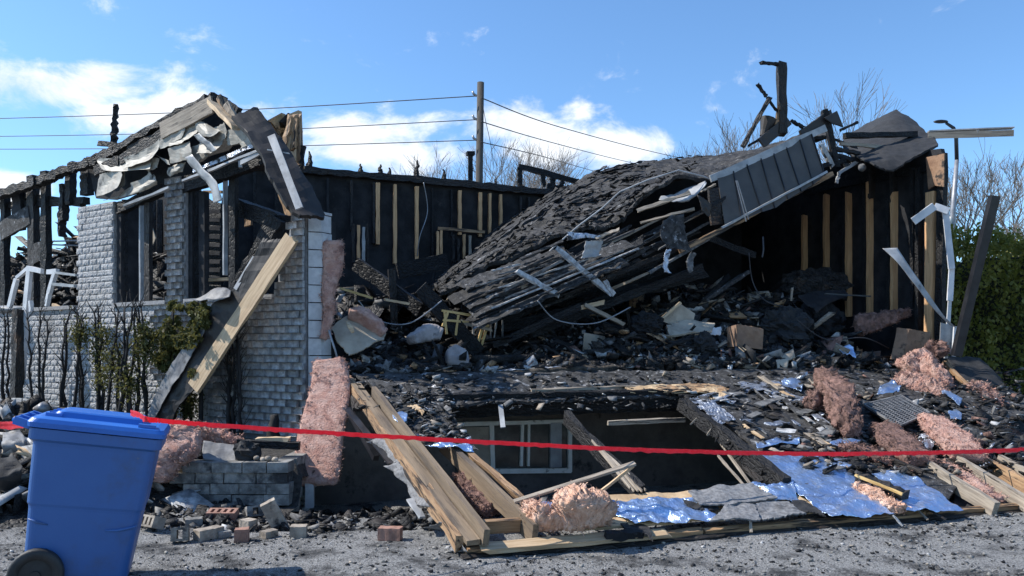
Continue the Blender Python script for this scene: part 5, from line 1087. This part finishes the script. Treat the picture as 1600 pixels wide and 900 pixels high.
# odds and ends on the stone wall
sheet([[P(318, 688, 7.35), P(345, 694, 7.35), P(376, 696, 7.35)], [P(316, 704, 7.2), P(340, 708, 7.2), P(370, 708, 7.2)], [P(318, 718, 7.1), P(342, 720, 7.1), P(372, 722, 7.1)]], 12, 18, .012, .02, 5, .05, 94).build('dented_pan', PANM, None, True, label='dented grey metal pan resting on the low stone wall', cat='pan')
lump(P(386, 706, 7.15), .12, .1, .10, 8, .35).build('charred_lump', FELT, None, False, label='dark melted lump beside the dented pan', cat='lump')
board('black_plank', P(372, 692, 7.3), P(468, 697, 7.35), .1, .07, CHAR, None, seg=6, jit=.006, label='black burnt plank along the top of the stone wall', cat='plank')
board('pale_batten', P(402, 688, 7.4), P(456, 687, 7.4), .10, .05, WOOD, None, seg=4, jit=.006, rag=.04, label='pale batten piece lying on the black burnt plank', cat='batten')
stem_ = MB(); stem(stem_, P(428, 690, 8.6), P(428, 648, 8.6), .09, .05, .02, 5); stem_.build('burnt_stump', BARKB, None, True, label='short burnt stump standing against the brick wall', cat='stump')
for k, x in enumerate((401, 411, 419, 430)): lump(P(x, 716 + k % 2 * 2, 7.05), .03, .03, .024, 60 + k, .2, 2.5, 12, 8).build('pebble', LBRK, None, True, label='small tan pebble on top of the stone wall, %s from the left' % order[k], cat='pebble', group='pebbles on the stone wall')
# plank prop at the foot of the tall batt
board('support_post', P(484, 792, 7.5), P(484, 752, 7.5), .14, .08, BLOCK, None, seg=2, label='grey concrete block stub under the tall pink batt', cat='block')
board('support_post', P(462, 800, 7.4), P(463, 752, 7.5), .08, .06, WOODG, None, seg=4, jit=.006, label='burnt wooden stub left of the grey block stub', cat='stub')
board('downpipe', P(545, 640, 8.0), P(588, 716, 7.4), .06, .06, BLACKM, None, seg=4, jit=.004, label='dark pipe slanting under the left end of the fallen wall', cat='pipe')

# loose bricks on the road ---------------------------------------
def loose(px, py, ln, wd, ht, rot, m, lb, holes=0, tilt=(0, 0), z=0):
    mb = MB(); X, Y = V((1, 0, 0)), V((0, 1, 0))
    if holes:            # cored brick: bars around through holes
        b = .18 * wd; c = ln / (holes * 2 + 1)
        mb.box(V((-ln / 2, -wd / 2, 0)), X * ln, Y * b, Z * ht); mb.box(V((-ln / 2, wd / 2 - b, 0)), X * ln, Y * b, Z * ht)
        for k in range(holes + 1): mb.box(V((-ln / 2 + k * 2 * c, -wd / 2 + b, .001)), X * c, Y * (wd - 2 * b), Z * (ht - .002))
    else:
        k = 4
        sheet([[V((-ln / 2, -wd / 2, ht)), V((ln / 2, -wd / 2, ht))], [V((-ln / 2, wd / 2, ht)), V((ln / 2, wd / 2, ht))]], 5, 8, ht, .004, 20, 0, int(px), .004, mb=mb)
    o = mb.build('loose_brick', m, None, False, label=lb, cat='brick', group='bricks scattered on the road edge')
    g = G(px, py); o.rotation_euler = (tilt[0], tilt[1], rot); o.location = V((g.x, g.y, gz(g.x, g.y) + z)); return o
loose(247, 829, .16, .09, .11, -.5, LBRK, 'tan cored brick nearest to the blue bin', 3, (1.2, 0), .05)
loose(283, 843, .12, .10, .11, .3, LBRK, 'tan brick standing on end with a core hole', 1, (1.35, 0), .05)
loose(326, 840, .20, .10, .08, .9, LBRK, 'pale grey brick lying flat in the middle of the scatter')
loose(349, 812, .24, .10, .09, -.02, RBRK, 'reddish brick with a scalloped edge before the stone wall', 4, (.25, 0), .0)
loose(378, 845, .10, .10, .095, .25, RBRK, 'small square reddish brick bat below the others')
loose(388, 826, .11, .10, .08, -.5, LBRK, 'half tan brick behind the small reddish bat')
loose(303, 822, .13, .10, .06, .4, STONE, 'flat grey stone among the bricks')
loose(440, 824, .12, .07, .25, .3, LBRK, 'long tan block leaning upright at the right of the bricks', 0, (.1, -.45), .0)
loose(467, 838, .12, .11, .09, .15, LBRK, 'tan half brick right of the leaning block')
loose(396, 806, .14, .09, .11, .5, STONE, 'dark cored brick at the foot of the stone wall', 1, (1.3, 0), .05)
loose(420, 838, .12, .08, .05, 1.0, LBRK, 'thin broken brick piece between the tan bricks')
loose(610, 845, .17, .10, .09, -.1, RBRK, 'dusty brown brick in the shade of the fallen wall')
loose(350, 838, .10, .07, .05, .6, STONE, 'dark brick fragment right of the pale grey brick')

# heap of burnt rubbish left of the bin
def dz(x, y): return .75 * math.exp(-((x + 5.6) / 1.3) ** 2 - ((y - 8.3) / 1.0) ** 2) + .35 * math.exp(-((x + 4.2) / .7) ** 2 - ((y - 7.2) / .7) ** 2) + .35 * math.exp(-((x + 3.4) / .5) ** 2 - ((y - 7.4) / .5) ** 2)
dv = []; xs = np.arange(-8.5, -2.8, .05); ys = np.arange(6.0, 10.5, .05)
for y in ys:
    for x in xs: p = V((x, y, 0)); dv.append((x, y, dz(x, y) * (1 + .5 * fbm(p * 2.2, 3) + .25 * mn.noise(p * 9)) + max(0, bz(x, y)) * 0 - .04))
n_ = len(xs); a_ = np.arange((len(ys) - 1) * (n_ - 1)); r_, c_ = a_ // (n_ - 1), a_ % (n_ - 1); b_ = r_ * n_ + c_
mkobj('rubbish_heap', dv, np.stack([b_, b_ + 1, b_ + n_ + 1, b_ + n_], 1), HEAP, None, False, label='heap of burnt rubbish left of the blue bin', cat='rubbish', kind='stuff')
pp = []
while len(pp) < 2600:
    x, y = R(-8, -2.9), R(6.2, 10); h = dz(x, y)
    if h > .04 + R(0, .2): pp.append((x, y, max(h, bz(x, y)) + R(-.02, .08)))
chips('rubbish_scraps', pp, .04, .42, (.15, .8), (.03, .2), [CHAR, CHARB, ASHY, ALU, GRYASH, ASH, WOODG, WOOD, FELT], [30, 10, 14, 7, 9, 6, 8, 2, 14], .7, label='scraps of metal wood and ash on the heap left of the bin', cat='scraps', kind='stuff')
for k, (x, y, D_, lb) in enumerate(((20, 700, 7.2, 'curved grey metal scrap on the rubbish heap left of the bin'), (14, 742, 6.6, 'dark crumpled sheet low on the rubbish heap at the picture edge'), (66, 634, 8.2, 'round grey can end on the heap just behind the bin handle'))):
    if k == 2: mb = MB(); mb.tube([P(60, 642, D_), P(72, 634, D_)], .055, 14); mb.build('grey_can', GALV, None, True, label=lb, cat='can')
    else: sheet([[P(x - 22, y - 26, D_), P(x + 8, y - 30, D_ + .1)], [P(x - 16, y, D_ - .15), P(x + 20, y - 8, D_ - .1)], [P(x - 22, y + 26, D_ - .1), P(x + 14, y + 24, D_)]], 14, 12, .01, .08, 4, .08, 96 + k).build('metal_scrap', PANM if k == 0 else FELT, None, True, label=lb, cat='metal scrap')
# litter on the road
gp_ = []
for _ in range(34000):
    y = 4.2 + 4.2 * R(0, 1) ** 1.1; x = R(-.75, .75) * y
    if R(0, 1) < .5 + .5 * sstep(5.0, 7.0, y) and mn.noise(V((x * 1.3, y * 1.3, 7))) > R(-.7, .25): gp_.append((x, y, gz(x, y) + .006))
chips('road_litter', gp_, .005, .034, (.3, 1), (.12, .5), [CHAR, ASHY, GRYASH, ASH, STONE, LBRK], [26, 14, 26, 6, 26, 2], .3, power=3, label='charcoal crumbs and gravel littering the road', cat='litter', kind='stuff')
gp_ = []
for _ in range(2400):
    x = R(-3.4, .3); y = R(6.0, 8.4)
    gp_.append((x, y, gz(x, y) + R(0, .03)))
chips('road_litter', gp_, .02, .16, (.15, .9), (.05, .4), [CHAR, CHARB, ASHY, GRYASH, ASH, STONE], [50, 12, 12, 8, 2, 10], .5, label='burnt scraps on the ground before the foundation and stone wall', cat='litter', kind='stuff')

# ------------------------------------------------------------------ blue bin
def rrect(hx, hy, r, z, n=5):
    out = []
    for cx, cy, a0 in ((hx - r, hy - r, 0), (-hx + r, hy - r, 90), (-hx + r, -hy + r, 180), (hx - r, -hy + r, 270)):
        for i in range(n + 1): a = math.radians(a0 + 90 * i / n); out.append(V((cx + r * math.cos(a), cy + r * math.sin(a), z)))
    return out
def loft(secs, mb=None):
    mb = mb or MB(); n = len(secs[0]); vs = [p for s in secs for p in s]
    fs = [(i * n + k, i * n + (k + 1) % n, (i + 1) * n + (k + 1) % n, (i + 1) * n + k) for i in range(len(secs) - 1) for k in range(n)]
    fs += [tuple(range(n))[::-1], tuple((len(secs) - 1) * n + k for k in range(n))]
    return mb.add(vs, fs)
bin_ = thing('wheelie_bin', 'blue wheeled recycling bin with closed lid on the road', 'bin', V((0, 0, 0)))
def sec(hx, hy, r, z, dx=0): return [p + V((dx, 0, 0)) for p in rrect(hx, hy, r, z)]
body = loft([sec(.278, .215, .05, .05), sec(.288, .225, .05, .10), sec(.315, .248, .05, .50), sec(.318, .25, .05, .515), sec(.326, .255, .05, .53), sec(.345, .270, .05, .86), sec(.347, .272, .05, .88), sec(.372, .292, .05, .895), sec(.374, .294, .05, .955), sec(.36, .28, .05, .957)])
bo = body.build('body', BLUE, bin_)
mb = MB()
for sx in (-1,): mb.box(V((-.36, -.2, .62)), V((.05, 0, 0)), V((0, .4, 0)), V((0, 0, .2)))
lid = loft([sec(.385, .302, .05, .962), sec(.388, .305, .05, .99), sec(.372, .290, .05, 1.012), sec(.33, .25, .05, 1.022)])
loft([sec(.262, .185, .04, 1.021, -.02), sec(.245, .170, .04, 1.052, -.01), sec(.225, .160, .04, 1.06, 0)], lid)
lo = lid.build('lid', BLUEL, bin_)
for sx in (-.18, -.06, .06, .18): 
    mb = MB(); mb.box(V((-.31, sx - .012, 1.021)), V((.09, 0, 0)), V((0, .024, 0)), V((0, 0, .02))); mb.build('lid_rib', BLUEL, lo)
for sy in (-1, 1):
    mb = MB(); mb.box(V((.22, sy * .24 - .03, 1.018)), V((.10, 0, 0)), V((0, .06, 0)), V((0, 0, .018))); mb.build('lid_boss', BLUEL, lo)
for q_ in ([(-.30, .44), (-.25, .425), (-.19, .415)], [(.13, .40), (.2, .405), (.27, .425), (.305, .44)]):
    mb = MB(); mb.tube([V((x, -.2465 + .0, z)) for x, z in q_], [.004] + [.009] * (len(q_) - 2) + [.004], 8); mb.build('side_crease', BLUE, bo, True)
mb = MB(); mb.tube([V((-.455, -.24, .985)), V((-.455, .24, .985))], .018, 10); mb.build('handle', BLUEL, bin_, True)
for sy in (-.24, -.1, .1, .24):
    mb = MB(); mb.beam(V((-.37, sy, .965)), V((-.46, sy, .985)), .03, .045); mb.build('handle_arm', BLUEL, bin_)
for sy in (-1, 1):
    mb = MB(); prof = [(.10, .0), (.155, .0), (.165, .012), (.165, .045), (.155, .057), (.10, .057)]
    vs = []; n = 28
    for k in range(n):
        a = 2 * math.pi * k / n
        for r, t in prof: vs.append(V((-.205 + r * .92 * math.cos(a), sy * (.235 + t), .13 + r * .92 * math.sin(a))))
    m6 = len(prof); fs = [(k * m6 + i, k * m6 + (i + 1) % m6, ((k + 1) % n) * m6 + (i + 1) % m6, ((k + 1) % n) * m6 + i) for k in range(n) for i in range(m6)]
    mb.add(vs, fs); wh = mb.build('wheel', RUB, bin_, True)
    mb = MB(); mb.tube([V((-.205, sy * .24, .13)), V((-.205, sy * .283, .13))], .093, 24); mb.build('hub', RUB, wh)
    mb = MB(); mb.tube([V((-.205, sy * .28, .13)), V((-.205, sy * .296, .13))], .03, 14); mb.build('hub_cap', RUB, wh)
mb = MB(); mb.tube([V((-.205, -.26, .13)), V((-.205, .26, .13))], .014, 8); mb.build('axle', RUB, bin_)
bin_.rotation_euler = Matrix.Rotation(math.radians(13), 3, 'Z').to_4x4().to_3x3().to_euler()
bm_ = Matrix.Rotation(math.radians(21), 3, 'Z') @ Matrix.Rotation(math.radians(8.5), 3, 'Y')
bin_.rotation_euler = bm_.to_euler()
bin_.scale = (.93, .93, 1.0)
bin_.location = P(150, 688, 4.42) - bm_ @ V((0, -.27, .92))
# red tape -------------------------------------------------------
def tape(pts, wd, lb, seed=0, n=150):
    mb = MB(); vs = []; rs = random.Random(seed)
    for i in range(n + 1):
        f = i / n; c = cr(pts, f); w_ = wd[0] + (wd[1] - wd[0]) * f; tw = .25 * mn.noise(V((f * 9, seed, 0)))
        d = (cr(pts, min(1, f + .01)) - cr(pts, max(0, f - .01))).normalized(); sd = V((0, -1, 0)); up = (Z - d * d.z).normalized()
        jj = mn.noise(V((f * n * .23, seed, 0))) * .22 + mn.noise(V((f * 34, 3, seed))) * .12; j = lambda: jj
        for a, b in ((.5 + .5 * j(), .02), (.2, .05), (-.1, .01), (-.5 + 1.3 * j(), .05), (-.5 + 1.3 * j(), .03), (-.12, -.02), (.18, .02), (.48, .0)):
            vs.append(c + up * (a * w_) + sd * (b + tw * a) * w_)
    k = 8; fs = [(i * k + q, i * k + (q + 1) % k, (i + 1) * k + (q + 1) % k, (i + 1) * k + q) for i in range(n) for q in range(k)]
    mb.add(vs, fs); return mb.build('barrier_tape', RED, None, False, label=lb, cat='tape')
tape([P(246, 657, 4.35), P(330, 664, 4.6), P(520, 677, 5.0), P(760, 691, 5.5), P(1000, 703, 6.0), P(1250, 709, 6.5), P(1450, 707.5, 7.0), P(1620, 702, 7.4), P(1900, 690, 8.0)], (.025, .042), 'red barrier tape stretched across the whole ruin from the bin', 1, 760)
tape([P(-120, 668, 5.2), P(0, 665, 5.0), P(60, 661, 4.75)], (.05, .045), 'short end of red barrier tape left of the bin', 2, 40)
tape([P(204, 645, 4.36), P(216, 648, 4.28), P(228, 655, 4.2), P(246, 657, 4.33)], (.034, .028), 'red tape knot wrapped over the bin lid', 3, 40)

# ------------------------------------------------------------------ hedge, trees, poles and wires behind
hg = thing('cedar_hedge', 'tall dense green cedar hedge right of the ruin', 'hedge', V((10, 13.6, 0)))
mb = MB(); lump(V((11.2, 14.15, 1.45)), 3.6, .55, 1.7, 9, .05, 3, 60, 24, mb=mb, sq=.4); mb.build('light_block_core', mk('dark_hedge_core', (.012, .014, .006), (.02, .022, .008), 8, .9, 0), hg)  # opaque dark lump added inside the hedge so no light passes through
pts = []
HN = 52000
while len(pts) < HN:
    t = random.random(); x = R(7.15, 15.5)
    if t < .62: y = 13.15; z = R(.1, 3.45)
    elif t < .82: y = R(13.1, 15); z = 3.35
    else: x = 7.25; y = R(13.1, 15); z = R(.1, 3.4)
    q = V((x, y, z)); b = .34 * fbm(q * 1.5, 3) + .24 * fbm(q * 3.6, 2)
    if t < .62: y -= b + abs(rng.normal(0, .06)) - .03 - max(0, z - 3.0) * -.5
    elif t < .82: z += b * .9 + (.16 * abs(mn.noise(V((x * 4, y * 4, 0))))) - .08
    else: x -= b * .6 - .1
    pts.append((x + rng.normal(0, .03), y + rng.normal(0, .03), z + rng.normal(0, .05)))
v, f = leaves(pts, .075); mkobj('foliage', v, f, HEDGE, hg)
def tree(px, py, D_, top, lb, seed, spread=.42, r0=.16, name='bare_tree', depth=6, cat='tree', lean=0):
    rs = random.Random(seed); base = V(((px - 800) / F * D_, D_, 0)); h = CH + (YH - top) / F * D_
    t = thing(name, lb, cat, base, 'bare trees behind the ruin'); tk = MB(); tw = MB()
    def grow(p, d, ln, r, dp):
        n = 4; pts = [p]; dd = d.copy()
        for i in range(n):
            dd = (dd + V((rs.uniform(-1, 1), rs.uniform(-1, 1), rs.uniform(-.2, .5))) * .13).normalized(); pts.append(pts[-1] + dd * ln / n)
        (tk if dp >= depth - 1 else tw).tube(pts, [r * (1 - .35 * i / n) for i in range(n + 1)], 6 if dp >= depth - 1 else 3, cap=False)
        if dp <= 0: return
        for k in range(rs.choice((3, 3, 4)) if dp > 1 else 4):
            f = rs.uniform(.45, 1) if k else 1; q = pts[min(n, int(f * n + .5))]
            nd = (dd + V((rs.uniform(-1, 1), rs.uniform(-1, 1), rs.uniform(-.15, .6))) * spread * 1.5).normalized()
            grow(q, nd, ln * rs.uniform(.62, .84), max(.008, r * .56), dp - 1)
    grow(base, V((lean, 0, 1)), h * .32, r0, depth)
    tk.build('trunk', BARK, t, True); tw.build('crown', BARK, t)
for a in ((700, 285, 34, 232, 'bare tree left of the utility pole behind the back wall', 1), (800, 285, 33, 205, 'bare tree just right of the utility pole', 2), (850, 285, 40, 222, 'bare tree farther right of the utility pole', 3), (1120, 240, 36, 190, 'bare tree over the left part of the collapsed roof', 4), (1200, 240, 38, 165, 'bare tree right behind the charred upright post', 5),
          (1318, 230, 34, 150, 'tall bare tree left of the curled roofing', 6), (1440, 230, 32, 142, 'bare tree behind the gutter and street lamp', 7), (1525, 330, 30, 238, 'bare tree right of the street lamp above the hedge', 8), (1585, 350, 26, 330, 'low bare thicket over the hedge at the picture edge', 9)):
    tree(*a)
pp0 = V(((744 - 800) / F * 30, 30, 0)); up_ = thing('utility_pole', 'wooden utility pole standing behind the back wall', 'utility pole', pp0)
top_ = P(751, 129, 30); mb = MB(); mb.tube([pp0, top_], [.17, .135], 14); mb.build('pole_shaft', POLE, up_, True)
for y in (150, 187, 219):
    mb = MB(); c = P(745, y, 29.8); mb.tube([c, c + V((-.12, -.05, .06)), c + V((-.16, -.05, .16))], .05, 8); mb.build('insulator', GALV, up_, True)
def wire(pts, lb, r=.022):
    MB().tube([cr(pts, i / 40) for i in range(41)], r, 5).build('power_line', WIREM, None, True, label=lb, cat='power line')
wire([P(744, 150, 29.8), P(370, 172, 33), P(0, 185, 38), P(-300, 190, 45)], 'highest power line left of the utility pole', .020)
wire([P(744, 187, 29.8), P(370, 205, 33), P(0, 213, 38), P(-300, 214, 45)], 'middle power line left of the utility pole', .018)
wire([P(744, 219, 29.8), P(370, 230, 33), P(0, 233, 38), P(-300, 232, 45)], 'lowest power line left of the utility pole', .018)
wire([P(752, 153, 29.8), P(880, 200, 40), P(1060, 246, 60), P(1200, 270, 80)], 'highest power line sagging right from the utility pole', .024)
wire([P(752, 190, 29.8), P(860, 222, 40), P(990, 255, 60), P(1150, 290, 80)], 'middle power line sagging right from the utility pole', .022)
wire([P(752, 222, 29.8), P(850, 245, 40), P(950, 273, 60), P(1100, 310, 80)], 'lowest power line sagging right from the utility pole', .022)
wire([P(752, 150, 29.7), P(758, 185, 29.9), P(766, 222, 30.2), P(772, 262, 30.5)], 'thin guy wire hanging beside the utility pole', .012)
lb_ = V(((1487 - 800) / F * 18, 18, 0)); sl_ = thing('street_lamp', 'slim grey street lamp with curved dark arm by the hedge', 'street lamp', lb_)
MB().tube([lb_, P(1489, 330, 18), P(1495, 250, 18)], [.075, .06, .045], 10).build('lamp_pole', GALV, sl_, True)
MB().tube([P(1495, 252, 18), P(1494, 214, 18), P(1490, 200, 18), P(1478, 192, 18)], [.045, .045, .04, .03], 8).build('lamp_arm', BLACKM, sl_, True)
lump(P(1470, 190, 18), .17, .07, .04, 2, .05).build('lamp_head', BLACKM, sl_, True)
lump(P(1484, 345, 18), .06, .06, .1, 2, .05).build('control_box', CREAM, sl_, True)
